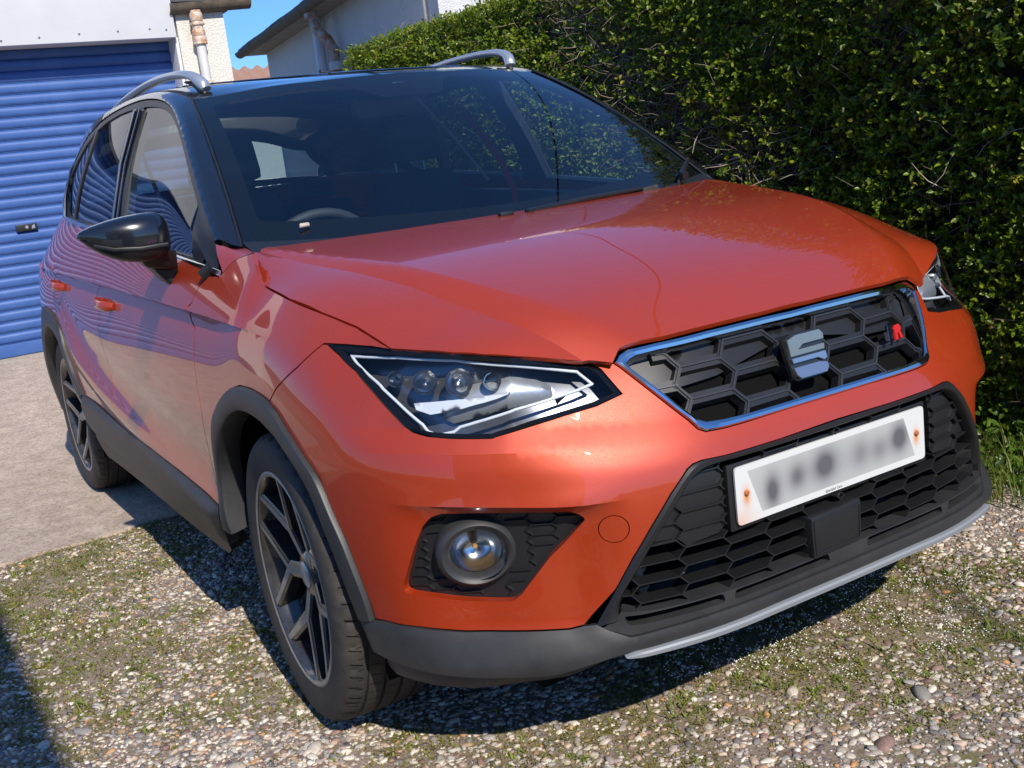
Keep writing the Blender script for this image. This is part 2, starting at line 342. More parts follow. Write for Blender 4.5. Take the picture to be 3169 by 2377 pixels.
OL = {
 'grille_bottom': [(0.0527,0.6552),(0.2128,0.6532),(0.2659,0.6531),(0.3045,0.6552),(0.3187,0.6619),(0.3312,0.6787),(0.3891,0.7376),(0.4329,0.7811),(0.4436,0.7899)],
 'lamp_low': [(0.4907,0.7988),(0.472,0.7833),(0.4443,0.7398),(0.4993,0.7275),(0.5668,0.7205),(0.6311,0.712),(0.6961,0.7028),(0.7047,0.7007),(0.7782,0.7061),(0.8259,0.7114),(0.8569,0.7185),(0.8785,0.7295),(0.9136,0.7595),(0.9501,0.7926),(0.9903,0.8269),(1.0418,0.8538),(1.0897,0.8705)],
 'lamp_top': [(1.0897,0.8705),(1.0279,0.8702),(0.9622,0.8671),(0.912,0.8628),(0.8391,0.8577),(0.7678,0.8507),(0.7075,0.8414),(0.6497,0.8286),(0.584,0.8146),(0.4907,0.7989)],
 'wing_line': [(1.1044,0.8701),(1.1679,0.8262),(1.2572,0.7779),(1.2878,0.7563),(1.3049,0.7442)],
 'arch_front_out': [(1.3049,0.7442),(1.2698,0.7303),(1.218,0.6911),(1.1537,0.6521),(1.1056,0.6176),(1.0712,0.5532),(1.0403,0.5041),(1.0178,0.4399),(1.0012,0.3832),(0.9973,0.3521)],
 'arch_back_out': [(1.3049,0.7442),(1.3348,0.7522),(1.4124,0.7598),(1.4898,0.7567),(1.5639,0.7395),(1.643,0.7016),(1.6988,0.6612),(1.7301,0.6243),(1.7489,0.5879),(1.7711,0.5536),(1.7924,0.5111),(1.7935,0.4732),(1.7833,0.4277),(1.7749,0.4093)],
 'arch_in_front': [(1.4988,0.7017),(1.4328,0.7045),(1.3541,0.6983),(1.2713,0.6733),(1.1941,0.6326),(1.1401,0.583),(1.0802,0.463),(1.0634,0.3992),(1.0479,0.3516)],
 'arch_in_back': [(1.4988,0.7017),(1.5769,0.6767),(1.6472,0.6322),(1.7075,0.5704)],
 'bumper_low': [(0.9973,0.3521),(0.9639,0.3543),(0.8895,0.3527),(0.797,0.3429),(0.6751,0.34),(0.6419,0.3396),(0.6025,0.3389),(0.5763,0.3432)],
 'lg_frame': [(0.5528,0.3436),(0.5142,0.4064),(0.4769,0.4657),(0.4392,0.5169),(0.3996,0.5658),(0.3616,0.6018),(0.3492,0.6079),(0.33,0.6106),(0.28,0.6085),(0.1503,0.6083),(0.0605,0.6104)],
 'lg_inner': [(0.5319,0.3577),(0.5308,0.368),(0.5086,0.4009),(0.4715,0.4545),(0.4294,0.5114),(0.3899,0.5605),(0.3598,0.5934),(0.3438,0.5997),(0.3211,0.6007),(0.2821,0.6009),(0.1709,0.6014),(0.064,0.6021)],
 'fog': [(0.907,0.4309),(0.9024,0.4439),(0.8933,0.4632),(0.8741,0.507),(0.8532,0.5463),(0.834,0.5663),(0.8112,0.5726),(0.7638,0.5707),(0.6763,0.5673),(0.6162,0.5623),(0.579,0.559),(0.5651,0.5525),(0.5531,0.5423),(0.5703,0.5246),(0.5965,0.4989),(0.6261,0.4746),(0.6646,0.4327),(0.6852,0.4096),(0.7032,0.3967),(0.7441,0.3977),(0.7898,0.4013),(0.8491,0.4119),(0.8945,0.4186),(0.9066,0.4239)],
 'fog_lamp': [(0.7566,0.4897),(0.8349,0.4989),(0.7479,0.5499),(0.6805,0.4857),(0.7646,0.4299)],
 'tow': [(0.5055,0.5172),(0.5316,0.5196),(0.5032,0.5431),(0.4793,0.5141),(0.5078,0.4913)],
 'hood_edge_A': [(1.6381,1.0406),(1.5825,1.0302),(1.5558,1.0125),(1.4942,0.9842),(1.4367,0.9652),(1.3038,0.9437),(1.1685,0.9211),(1.0961,0.9102),(1.0219,0.8994),(0.9817,0.8885),(0.9408,0.8746),(0.9122,0.8628)],
 'hood_edge_H': [(-0.7237,0.288),(-0.7382,0.2469),(-0.7608,0.1605),(-0.7745,0.0866),(-0.7811,-0.071),(-0.7647,-0.1978),(-0.7525,-0.2539),(-0.74,-0.3074),(-0.7357,-0.3433),(-0.7309,-0.3846),(-0.7282,-0.4175),(-0.6963,-0.471),(-0.6606,-0.5257),(-0.6184,-0.5653),(-0.5712,-0.5954),(-0.5207,-0.6204),(-0.4539,-0.6521),(-0.4218,-0.6772),(-0.3948,-0.6668),(-0.3686,-0.6714),(-0.3001,-0.6791),(-0.187,-0.684),(-0.0666,-0.6876),(0.0186,-0.6849)],
 'door_front': [(1.7713,0.9806),(1.8009,0.9516),(1.8178,0.9182),(1.887,0.8868),(1.8147,0.8562),(1.8138,0.8226),(1.8271,0.7853),(1.8261,0.7093),(1.8161,0.6523),(1.8382,0.5798),(1.8657,0.5155),(1.8387,0.4662),(1.7956,0.4303),(1.7824,0.412)],
 'door_mid': [(2.8945,0.9885),(2.9128,0.9299),(2.9763,0.8785),(2.9614,0.8268),(2.9376,0.7205),(2.9331,0.6317),(2.8541,0.5548),(2.8883,0.4867),(2.9195,0.4432)],
 'door_rear': [(3.7115,0.8876),(3.6919,0.8087),(3.7009,0.7193)],
 'sill_top': [(1.7728,0.4097),(1.899,0.4234),(2.1695,0.4363),(2.488,0.447),(2.9063,0.4489),(3.0174,0.4549),(3.3069,0.476),(3.4934,0.4802)],
 'sill_low': [(1.8835,0.3014),(2.0531,0.3007),(2.3542,0.3019),(2.6059,0.3101),(2.8667,0.3354),(3.3224,0.3319),(3.5343,0.3626),(3.5252,0.4761)],
 'arch_rear_out': [(3.491,0.4793),(3.5693,0.5466),(3.6139,0.6123),(3.6556,0.6656),(3.6804,0.7337),(3.7755,0.7784),(3.9237,0.7952),(4.093,0.7907)],
 'arch_rear_in': [(3.544,0.4725),(3.7005,0.6233),(3.8216,0.6839),(3.9819,0.7245),(4.2656,0.7152)],
 'sail_A': [(1.7713,0.9806),(1.6957,0.9818),(1.6871,0.988),(1.6986,0.9981),(1.7358,1.0185),(1.7922,1.0504)],
 'cladding_bottom': [(1.0438,0.3475),(1.0129,0.2957),(0.9363,0.2901),(0.8633,0.2851),(0.7687,0.279),(0.6483,0.2756),(0.5716,0.282),(0.4982,0.286)],
 'lip_top': [(0.5763,0.3432),(0.4889,0.3031),(0.4117,0.306),(0.2243,0.3118),(0.085,0.3127)],
 'lip_bot': [(0.4983,0.2852),(0.4127,0.2865),(0.2238,0.2913),(0.054,0.2906)],
 'lg_bottom': [(0.5496,0.3435),(0.4987,0.3217),(0.4417,0.3245),(0.3124,0.3326),(0.1826,0.328),(0.0423,0.3267)],
 'pillar_in': [(0.3343,3.1792),(0.4197,3.192),(0.6575,3.2),(0.8519,3.1635),(1.0191,3.1954)],
 'dlo': [(0.3104,2.2318),(0.3945,2.355),(0.5495,2.2431),(0.7534,2.2834),(0.9209,2.1631),(1.0239,2.2369),(1.1119,2.2237),(1.2257,2.1371),(1.3623,2.0715),(1.5186,1.9578),(1.8027,1.8157),(2.0284,1.6418),(2.1292,1.4006),(2.1376,1.0678),(2.1466,0.8719),(2.1459,0.7267),(2.0535,0.3827),(1.9088,0.0516),(1.8268,-0.03)],
 'glass_front': [(0.5091,0.0193),(0.5344,2.1113),(0.6522,2.0361),(0.7896,2.0448),(0.9389,2.0431),(1.0295,2.0447),(1.1224,2.0159),(1.2204,1.9533),(1.3063,1.8994),(1.2686,1.2244),(1.2666,0.3204)],
 'glass_rear': [(1.4292,0.2249),(1.3759,0.8516),(1.3778,1.1448),(1.4093,1.8566),(1.5844,1.8111),(1.8303,1.7254),(1.849,1.0901),(1.8821,0.5933),(1.8967,0.232),(1.8386,0.1269),(1.7064,0.0654)],
 'glass_quarter': [(1.9336,0.2919),(1.9012,0.7224),(1.883,1.1195),(1.8762,1.7209),(2.0278,1.5531),(2.0779,1.2693),(2.0597,0.8619),(2.0262,0.5843)],
 'crease': [(1.4282,0.8734),(1.8897,0.8884),(2.2401,0.911),(2.8748,0.9262),(3.3643,0.9219)],
 'chrome_out': [(0,0.81),(0.0701,0.8155),(0.2188,0.8153),(0.3489,0.8107),(0.412,0.8074),(0.4319,0.801),(0.4436,0.7899),(0.4329,0.7811),(0.3891,0.7376),(0.3312,0.6787),(0.3187,0.6619),(0.3045,0.6552),(0.2659,0.6531),(0.2128,0.6532),(0.0415,0.6529)],
 'chrome_in': [(0,0.8),(0.0758,0.8081),(0.2015,0.8052),(0.3538,0.8014),(0.3926,0.7996),(0.408,0.794),(0.4192,0.7833),(0.3846,0.7491),(0.3238,0.6882),(0.3127,0.6768),(0.2991,0.6722),(0.2051,0.6655),(0.0352,0.6618)],
 'drl': [(1.0226,0.8575),(0.9176,0.8522),(0.7684,0.8404),(0.6507,0.8178),(0.5182,0.7913),(0.4925,0.7674),(0.5233,0.7614),(0.658,0.7426),(0.7786,0.7204),(0.8085,0.7167),(0.8337,0.7226),(0.8769,0.7537),(0.9508,0.8095),(1.0226,0.8575)],
 'lamp_wing': [(0.8616,0.7704),(0.696,0.7733),(0.775,0.7586),(0.8175,0.756),(0.8447,0.7588)],
 'lamp_glow': [(0.7763,0.7461),(0.6961,0.7719),(0.6227,0.7854),(0.535,0.7834),(0.5072,0.7693),(0.5938,0.7571),(0.7167,0.7382),(0.7942,0.7245),(0.8263,0.7314)],
 'bowls': [(0.9235,0.8243),(0.8494,0.8104),(0.7741,0.8046),(0.7163,0.8048),(0.6726,0.8068)],
 'eyebrow': [(0.8258,0.588),(0.5646,0.5784)],
}
# ================================================================= trimmed panels on the body surfaces
VW = np.array([0,.21,.42,.46,.50,.70,1.05]); VV = np.array([0,1,2,2.6,3.2,4.6,6.])
STITCH = [(1.5825, 1.0302, -0.0319, 0.0984, -0.0063), (1.5558, 1.0125, -0.0272, 0.0841, -0.006), (1.4942, 0.9842, -0.0194, 0.0595, -0.0051), (1.4367, 0.9652, -0.0143, 0.0432, -0.0042), (1.3038, 0.9437, -0.0061, 0.0173, -0.0019), (1.1685, 0.9211, -0.0079, 0.0206, -0.0027), (1.0961, 0.9102, -0.0125, 0.0314, -0.0045), (1.0219, 0.8994, -0.0185, 0.0445, -0.0068), (0.9817, 0.8885, -0.0183, 0.043, -0.0069), (0.9408, 0.8746, -0.0152, 0.0347, -0.006), (0.9122, 0.8628, -0.0112, 0.025, -0.0045), (0.8392, 0.8585, -0.0117, 0.0244, -0.0046), (0.7678, 0.8515, -0.0105, 0.0202, -0.004), (0.7075, 0.8422, -0.0078, 0.014, -0.0029), (0.6496, 0.8294, -0.0015, 0.0025, -0.0005), (0.5839, 0.8153, 0.0062, -0.0097, 0.0022), (0.4907, 0.7989, 0.0099, -0.0143, 0.0035), (0.4451, 0.7891, 0.014, -0.0193, 0.0049)]
_ST = np.array(STITCH); _ST = _ST[_ST[:,0] > .60]
def skin_s(a, b):
    """body skin pulled onto the bonnet edge so the shut line closes on both sides of the car"""
    a, b = np.broadcast_arrays(np.asarray(a, float), np.asarray(b, float)); sh = a.shape; P = np.stack([a.ravel(), b.ravel()], -1)
    best = np.full(len(P), 1e9); D = np.zeros((len(P), 3))
    for i in range(len(_ST)-1):
        p0, p1 = _ST[i,:2], _ST[i+1,:2]; ab = p1-p0; t = np.clip(((P-p0)@ab)/(ab@ab), 0, 1); d = np.hypot(*(P-p0-t[:,None]*ab).T)
        k = d < best; best[k] = d[k]; D[k] = _ST[i,2:]*(1-t[k,None])+_ST[i+1,2:]*t[k,None]
    w_ = (1-sstep(0, .22, best))*sstep(.58,.70,P[:,0])*(1-sstep(1.36,1.54,P[:,0]))
    # slide only across the surface normal, keep z
    D = D.copy(); q = skin(P[:,0], P[:,1]) + D*w_[:,None]
    return q.reshape(sh+(3,))
FN = {
 'A': lambda a,b: skin_s(a,b),
 'H': lambda a,b: hood(a,b),
 'G': lambda a,b: greenhouse(a, np.interp(b, VW, VV)),
 'W': lambda a,b: screen(a/.66, b/.95),
}
def G_(pts): return [(a, float(np.interp(b, VV, VW))) for a, b in pts]
def W_(pts): return [(a*.66, b*.95) for a, b in pts]
def inpoly(P, poly):
    x, y = P[:,0], P[:,1]; r = np.zeros(len(P), bool); q = np.asarray(poly); n = len(q); j = n-1
    for i in range(n):
        c = ((q[i,1] > y) != (q[j,1] > y))
        with np.errstate(divide='ignore', invalid='ignore'):
            xi = (q[j,0]-q[i,0])*(y-q[i,1])/(q[j,1]-q[i,1])+q[i,0]
        r ^= c & (x < xi); j = i
    return r
def polydist(P, poly):
    q = np.asarray(poly); d = np.full(len(P), 1e9)
    for i in range(len(q)):
        a, b = q[i], q[(i+1)%len(q)]; ab = b-a; l = ab@ab
        if l < 1e-14: continue
        t = np.clip(((P-a)@ab)/l, 0, 1); d = np.minimum(d, np.hypot(*(P-a-t[:,None]*ab).T))
    return d
def clean(poly, eps=.0015):
    r = []
    for p in poly:
        if not r or math.hypot(p[0]-r[-1][0], p[1]-r[-1][1]) > eps: r.append((float(p[0]), float(p[1])))
    while len(r) > 3 and math.hypot(r[0][0]-r[-1][0], r[0][1]-r[-1][1]) <= eps: r.pop()
    return r
def area(p):
    p = np.asarray(p); return .5*np.sum(p[:,0]*np.roll(p[:,1],-1)-np.roll(p[:,0],-1)*p[:,1])
def inset(poly, d):
    """move a closed loop to its inside by d"""
    p = np.asarray(clean(poly)); s = 1 if area(p) > 0 else -1
    e = np.roll(p,-1,0)-p; e /= np.linalg.norm(e,axis=1,keepdims=True); n = np.stack([-e[:,1], e[:,0]],-1)*s
    n0 = np.roll(n,1,0); m = n+n0; k = 1+np.sum(n*n0,1); m /= np.maximum(k,.35)[:,None]
    return p+m*d
def dens(poly, step, closed=True):
    p = list(map(tuple, poly)); r = []; n = len(p)
    for i in range(n if closed else n-1):
        a, b = p[i], p[(i+1)%n]; l = math.hypot(b[0]-a[0], b[1]-a[1]); k = max(1, int(round(l/step)))
        r += [(a[0]+(b[0]-a[0])*j/k, a[1]+(b[1]-a[1])*j/k) for j in range(k)]
    if not closed: r.append(p[-1])
    return r
def rounded(poly, r=.012, seg=3, skip=()):
    """round the corners of a loop"""
    p = clean(poly); n = len(p); out = []
    for i in range(n):
        a, b, c = map(np.array, (p[i-1], p[i], p[(i+1)%n])); u = a-b; v = c-b; lu, lv = np.linalg.norm(u), np.linalg.norm(v)
        ang = math.acos(max(-1, min(1, (u@v)/(lu*lv))))
        if ang > R(160) or i in skip: out.append(tuple(b)); continue
        k = min(r, lu*.4, lv*.4); A = b+u/lu*k; D = b+v/lv*k
        for j in range(seg+1):
            t = j/seg; out.append(tuple((1-t)**2*A+2*t*(1-t)*b+t*t*D))
    return out
def surf_mesh(surf, outer, holes=(), step=.013, lines=(), gap=.0018, hgap=None, off=0., zfun=None):
    """triangulate a trimmed region of a surface; returns V(domain), F, boundary loops (index lists)"""
    O = dens(inset(outer, gap), step); HH = [dens(inset(h, -(gap if hgap is None else hgap)), step*.7) for h in holes]
    pts = []; edges = []; loops = []
    for L in [O]+HH:
        n0 = len(pts); pts += L; loops.append((n0, len(L))); edges += [(n0+i, n0+(i+1)%len(L)) for i in range(len(L))]
    arr = np.array(O); lo, hi = arr.min(0), arr.max(0)
    gx = np.arange(lo[0]+step*.3, hi[0], step); gy = np.arange(lo[1]+step*.3, hi[1], step)
    X, Y = np.meshgrid(gx, gy, indexing='ij'); Y = Y + (np.arange(len(gx))%2)[:,None]*step*.5
    P = np.stack([X.ravel(), Y.ravel()], -1); P = P[inpoly(P, O)]; k = polydist(P, O) > step*.45
    for h in HH: k &= ~inpoly(P, h); k &= polydist(P, h) > step*.45
    P = P[k]
    for ln in lines:
        L = np.array(dens(ln, step*.8, False)); ok = inpoly(L, O) & (polydist(L, O) > step*.3)
        for h in HH: ok &= ~inpoly(L, h) & (polydist(L, h) > step*.3)
        if ok.sum() < 2: continue
        dd = np.full(len(P), 1e9)
        for q in L[ok]: dd = np.minimum(dd, np.hypot(*(P-q).T))
        P = P[dd > step*.45]
        n0 = len(pts); idx = {}
        for i, q in enumerate(L):
            if ok[i]: idx[i] = len(pts); pts.append(tuple(q))
        edges += [(idx[i], idx[i+1]) for i in range(len(L)-1) if i in idx and i+1 in idx]
    pts += [tuple(q) for q in P]
    v, e, f, ov, oe, of = delaunay_2d_cdt([Vector((float(a), float(b))) for a, b in pts], edges, [], 0, 1e-7, True)
    D = np.array([(p[0], p[1]) for p in v]); F = np.array([t for t in f if len(t) == 3])
    c = D[F].mean(1); k = inpoly(c, O)
    for h in HH: k &= ~inpoly(c, h)
    F = F[k]
    mp = {}
    for ni, src in enumerate(ov):
        for s_ in src: mp[s_] = ni
    LP = [[mp[n0+i] for i in range(n)] for n0, n in loops]
    return D, F, LP
CEN = np.array([0, 1.2, .55])
def normals(V, F):
    n = np.zeros_like(V); fn = np.cross(V[F[:,1]]-V[F[:,0]], V[F[:,2]]-V[F[:,0]])
    for i in range(3): np.add.at(n, F[:,i], fn)
    return n/np.maximum(np.linalg.norm(n, axis=1, keepdims=True), 1e-12)
def panel(name, surf, outer, m, parent, holes=(), step=.013, lines=(), gap=.0018, hgap=None, flange=.014, off=0., side=-1,
          smooth=32, both=False, thick=None, bulge=None, **props):
    D, F, LP = surf_mesh(surf, outer, holes, step, lines, gap, hgap)
    V = FN[surf](D[:,0], D[:,1])
    fn = np.cross(V[F[:,1]]-V[F[:,0]], V[F[:,2]]-V[F[:,0]]); cc = V[F].mean(1)-CEN
    if np.sum(fn*cc) < 0: F = F[:, ::-1]
    N = normals(V, F)
    if off: V = V + N*off
    if bulge is not None:
        dd = polydist(D, dens(outer, .02)); 
        for h in holes: dd = np.minimum(dd, polydist(D, dens(h, .02)))
        w_, hgt = bulge; V = V + N*(hgt*np.sin(np.clip(dd/w_,0,1)*math.pi/2))[:,None]
    # flange: boundary extruded inward
    nv = len(V); EV = [V]; EF = [tuple(f) for f in F]; base = nv
    fl = flange if thick is None else thick
    for L in LP:
        L = list(L); n = len(L); a = np.array(L)
        sub = V[a]-N[a]*fl; cut = both
        EV.append(sub)
        # find orientation: edge a->b used by a face in that order?
        for i in range(n):
            i0, i1 = L[i], L[(i+1)%n]; j0, j1 = base+i, base+(i+1)%n
            if both and abs(V[i0,0]) < .004 and abs(V[i1,0]) < .004: continue
            EF.append((i0, i1, j1, j0))
        base += n
    V2 = np.concatenate(EV)
    if side < 0: V2 = V2*[-1,1,1]
    vs_ = V2; fs_ = EF
    if both:
        vm = V2*[-1,1,1]; k = len(V2); vs_ = np.concatenate([V2, vm]); fs_ = EF + [tuple(k+i for i in f[::-1]) for f in EF]
    me = mesh(vs_, fs_); bm = bmesh.new(); bm.from_mesh(me)
    if both: bmesh.ops.remove_doubles(bm, verts=[v for v in bm.verts if abs(v.co.x) < .004], dist=.0045)
    bmesh.ops.recalc_face_normals(bm, faces=bm.faces)
    # keep outward
    s_ = sum((f.calc_center_median()-Vector(CEN)).dot(f.normal)*f.calc_area() for f in bm.faces)
    if s_ < 0: bmesh.ops.reverse_faces(bm, faces=bm.faces)
    bm.to_mesh(me); bm.free()
    return link(name, me, m, parent, smooth, **props)
def spt(surf, a, b, off=0., side=-1):
    e = 1e-3; p = FN[surf](np.array(float(a)), np.array(float(b))); pa = FN[surf](np.array(a+e), np.array(float(b))); pb = FN[surf](np.array(float(a)), np.array(b+e))
    n = np.cross(pa-p, pb-p); n /= max(1e-12, np.linalg.norm(n))
    if n@(p-CEN) < 0: n = -n
    q = p+n*off
    return Vector((q[0]*(-1 if side < 0 else 1), q[1], q[2])), Vector((n[0]*(-1 if side < 0 else 1), n[1], n[2]))

def SN(surf, a, b):
    a = np.asarray(a, float); b = np.asarray(b, float); e = 1e-3; p = FN[surf](a, b)
    n = np.cross(FN[surf](a+e, b)-FN[surf](np.maximum(a-e,1e-4) if surf=='A' else a-e, b), FN[surf](a, b+e)-FN[surf](a, b-e)); n /= np.maximum(np.linalg.norm(n, axis=-1, keepdims=True), 1e-12)
    s = np.sign(((p-CEN)*n).sum(-1)); return p, n*s[...,None]
def resample(L, n):
    L = np.asarray(L, float); c = np.concatenate([[0], np.cumsum(np.hypot(*np.diff(L, axis=0).T))]); t = np.linspace(0, c[-1], n)
    return np.stack([np.interp(t, c, L[:,0]), np.interp(t, c, L[:,1])], -1)
def strip(name, surf, outer, inner, prof, m, parent, n=None, step=.012, side=-1, both=False, closed=False, smooth=40, soft=0, **props):
    """lofted band between two curves on a surface; prof = [(t across, height)]"""
    if n: A, B = resample(outer, n), resample(inner, n)
    else:
        A, B = [], []; o_, i_ = list(map(np.array, outer)), list(map(np.array, inner))
        for k in range(len(o_)-1):
            q = max(1, int(round(max(np.linalg.norm(o_[k+1]-o_[k]), np.linalg.norm(i_[k+1]-i_[k]))/step)))
            for j in range(q): A.append(o_[k]+(o_[k+1]-o_[k])*j/q); B.append(i_[k]+(i_[k+1]-i_[k])*j/q)
        A.append(o_[-1]); B.append(i_[-1]); A, B = np.array(A), np.array(B)
    for _ in range(soft):
        for Q in (A, B): Q[1:-1] = (Q[:-2]+2*Q[1:-1]+Q[2:])/4
    V = []
    for t, h in prof:
        D = A*(1-t)+B*t; P, N = SN(surf, np.maximum(D[:,0], 1e-4) if surf == 'A' else D[:,0], D[:,1]); V.append(P+N*h)
    k, mm = len(prof), len(A); V = np.concatenate(V); F = [(j*mm+i, j*mm+i+1, (j+1)*mm+i+1, (j+1)*mm+i) for j in range(k-1) for i in range(mm-1)]
    if side < 0: V = V*[-1,1,1]
    if both: F = F + [tuple(len(V)+i for i in f) for f in F]; V = np.concatenate([V, V*[-1,1,1]])
    me = mesh(V, F); bm = bmesh.new(); bm.from_mesh(me)
    if both: bmesh.ops.remove_doubles(bm, verts=[v for v in bm.verts if abs(v.co.x) < .002], dist=.003)
    bmesh.ops.recalc_face_normals(bm, faces=bm.faces)
    if sum((f.calc_center_median()-Vector(CEN)).dot(f.normal)*f.calc_area() for f in bm.faces) < 0: bmesh.ops.reverse_faces(bm, faces=bm.faces)
    bm.to_mesh(me); bm.free()
    return link(name, me, m, parent, smooth, **props)
STEER, ROT_R = -3.0, 10.0
# ================================================================= THE CAR
car = empty('parked_car', (0,0,0), label='orange-red compact SUV with gloss black roof, parked facing the viewer on the pebble drive', category='car')
g0 = -.0018
o = OL
hx = [(-a, b) for a, b in o['hood_edge_H'] if a < -.05]
hood_loop = [(g0, .20), (.20,.205), (.40,.225), (.58,.262), (.66,.283), (.705,.296)] + hx + [(g0, -.6865)]
bonnet = panel('bonnet', 'H', hood_loop, PAINT, car, lines=[[(float(_HS(y)[1]), y) for y in np.linspace(-.62,.30,40)], [(float(_HS(y)[3]), y) for y in np.linspace(-.66,.30,40)]], both=True, smooth=10, flange=.010)
# --- bumper
lamp_low = o['lamp_low']; lamp_top = o['lamp_top']
bl = [(g0,.655)] + o['grille_bottom'] + [(.4532,.7925)] + lamp_low[:] + o['wing_line'][:-1] + o['arch_front_out'] + o['bumper_low'][1:] + o['lg_frame'][1:-1] + [(g0,.6115)]
fog_loop = rounded(o['fog'], .02, 3)
tc_, rx_, ry_ = (.507,.5197), .0265, .0255
tow_loop = [(tc_[0]+rx_*math.cos(t), tc_[1]+ry_*math.sin(t)) for t in np.linspace(0, 2*math.pi, 29)[:-1]]
ridge = [(s, float(FC(s))) for s in np.linspace(0,1.02,70)]; ridge2 = [(s, float(FC(s))+.042) for s in np.linspace(.45,1.0,50)]; brow = [(s, float(BROW(s))) for s in np.linspace(.44,1.0,50)]; brow2 = [(s, float(BROW(s))-.005) for s in np.linspace(.44,1.0,50)]
bumper = panel('front_bumper', 'A', bl, PAINT, car, holes=[fog_loop, tow_loop], lines=[ridge, ridge2, brow, brow2], both=True, step=.011, gap=.0016, hgap=.0006, flange=.02, smooth=13)
for sd_ in (-1,):
    panel('tow_eye_cover', 'A', tow_loop, PAINT, car, step=.01, gap=.0012, side=sd_, flange=.008)
def circ(c, rx, ry, n=32): return [(c[0]+rx*math.cos(t), c[1]+ry*math.sin(t)) for t in np.linspace(0, 2*math.pi, n, endpoint=False)]
def belt_pts(y0, y1, n=12, dz=0.): return [(float(s), float(BELT(np.interp(s,[1.36,4.5],[0,3.14])))+dz) for s in np.linspace(y0, y1, n)]
crl = [(s, float(CREASE(s))-.0006) for s in np.linspace(1.36,4.3,200)]
crl2 = [(s, float(CREASE(s))+.0025) for s in np.linspace(1.36,4.3,200)]
for sd_ in (-1, 1):
    # wing
    top = o['hood_edge_A']
    wl = ([(1.7713,.9806),(1.6957,.9818),(1.6871,.988),(1.680,.998),(1.668,1.010),(1.640,1.020)] + top[1:] if sd_ < 0 else [(1.7713,.965),(1.6957,.966),(1.66,.975),(1.63,.985)] + [(s, z-.016*sstep(1.30,1.45,s)-.012*sstep(1.5,1.6,s)) for s, z in top[1:]]) + [p for p in lamp_top[:4][::-1]] + o['wing_line'] + o['arch_back_out'][1:] + o['door_front'][::-1][1:-1]
    panel('front_wing', 'A', wl, PAINT, car, side=sd_, lines=[crl, crl2], step=.012, smooth=22)
    # doors
    bp1 = belt_pts(1.80, 2.885, 10)
    dm = [(2.890,1.045),(2.895,.985),(2.912,.93),(2.950,.88),(2.953,.827),(2.948,.72),(2.944,.63),(2.935,.553),(2.925,.483),(2.927,.4449)]
    fd = [(1.7713,.9806)] + bp1 + dm + o['sill_top'][:4][::-1] + o['door_front'][::-1]
    d1 = panel('front_door', 'A', fd, PAINT, car, side=sd_, lines=[crl, crl2], step=.012, smooth=22)
    bp2 = belt_pts(2.895, 3.78, 8)
    dr = [(3.79,1.10),(3.735,.98),(3.70,.888),(3.689,.81),(3.69,.742)]
    ar = o['arch_rear_out']
    rd = bp2 + dr + ar[:5][::-1] + o['sill_top'][5:][::-1][1:] + dm[::-1][:-1]
    d2 = panel('rear_door', 'A', rd, PAINT, car, side=sd_, lines=[crl, crl2], step=.012, smooth=22)
    # rear quarter and tail
    def arc_(c, r, a0, a1, n): return [(c[0]+r*math.cos(R(t)), c[1]+r*math.sin(R(t))) for t in np.linspace(a0, a1, n)]
    rq = belt_pts(3.79, 4.5, 8) + [(4.7,1.17),(5.0,1.16),(SMAX-.002,1.16),(SMAX-.002,.34),(4.9,.34),(4.46,.34)] + arc_((3.925,.35),.445,-1,88,14) + ar[4:7][::-1] + dr[::-1]
    tl = rounded([(4.05,.90),(4.12,.955),(4.5,.985),(4.75,.985),(4.75,.90),(4.4,.87)], .02)
    panel('rear_quarter', 'A', rq, PAINT, car, side=sd_, holes=[tl], lines=[crl, crl2], step=.016, smooth=22)
    panel('tail_lamp', 'A', tl, M['tail'], car, side=sd_, step=.016, bulge=(.03,.008))
    # plastic cladding on arches and sill
    def ringp(outer, inner): return list(outer)+list(inner)[::-1]
    a_out = o['arch_front_out'][::-1] + o['arch_back_out'][1:]
    a_in = [(1.052,.30)] + o['arch_in_front'][::-1] + o['arch_in_back'][1:] + [(1.745,.51),(1.752,.45),(1.745,.40),(1.72,.34),(1.70,.30)]
    a_out2 = [(1.0005,.3504)] + o['arch_front_out'][::-1][1:] + o['arch_back_out'][1:] + [(1.79,.385),(1.80,.36)]
    ATP = [(0,-.004),(.0,.006),(.05,.0105),(.30,.0135),(.80,.0125),(.95,.009),(1.0,.001),(1.0,-.045)]
    strip('arch_trim', 'A', a_out2, [(1.045,.345)]+o['arch_in_front'][::-1][1:] + o['arch_in_back'][1:] + [(1.745,.51),(1.750,.45),(1.74,.39),(1.735,.355)], ATP, M['plastic'], car, n=90, side=sd_, soft=4)
    ra_out = o['sill_top'][-1:] + ar[1:7] + arc_((3.925,.35),.447,80,0,12) + [(4.372,.30)]
    ra_in = [(3.56,.47),(3.60,.54),(3.665,.61),(3.74,.665),(3.83,.70),(3.93,.712)] + arc_((3.925,.345),.370,75,0,10) + [(4.295,.30)]
    strip('arch_trim', 'A', ra_out, ra_in, ATP, M['plastic'], car, n=90, side=sd_, soft=4)
    st = o['sill_top']; sl = o['sill_low']
    slp = [(1.70,.30),(1.75,.36),(1.7797,.4076)] + st[1:] + [(3.545,.44),(3.54,.38),(3.50,.335),(3.35,.318),(2.9,.312),(2.6,.305),(2.3,.297),(2.0,.292),(1.85,.285)]
    slp = [(1.815,.375),(1.80,.4076)] + st[1:] + [(3.56,.45),(3.56,.38),(3.50,.335),(3.35,.318),(2.9,.312),(2.6,.305),(2.3,.297),(2.0,.292),(1.87,.285),(1.845,.30)]
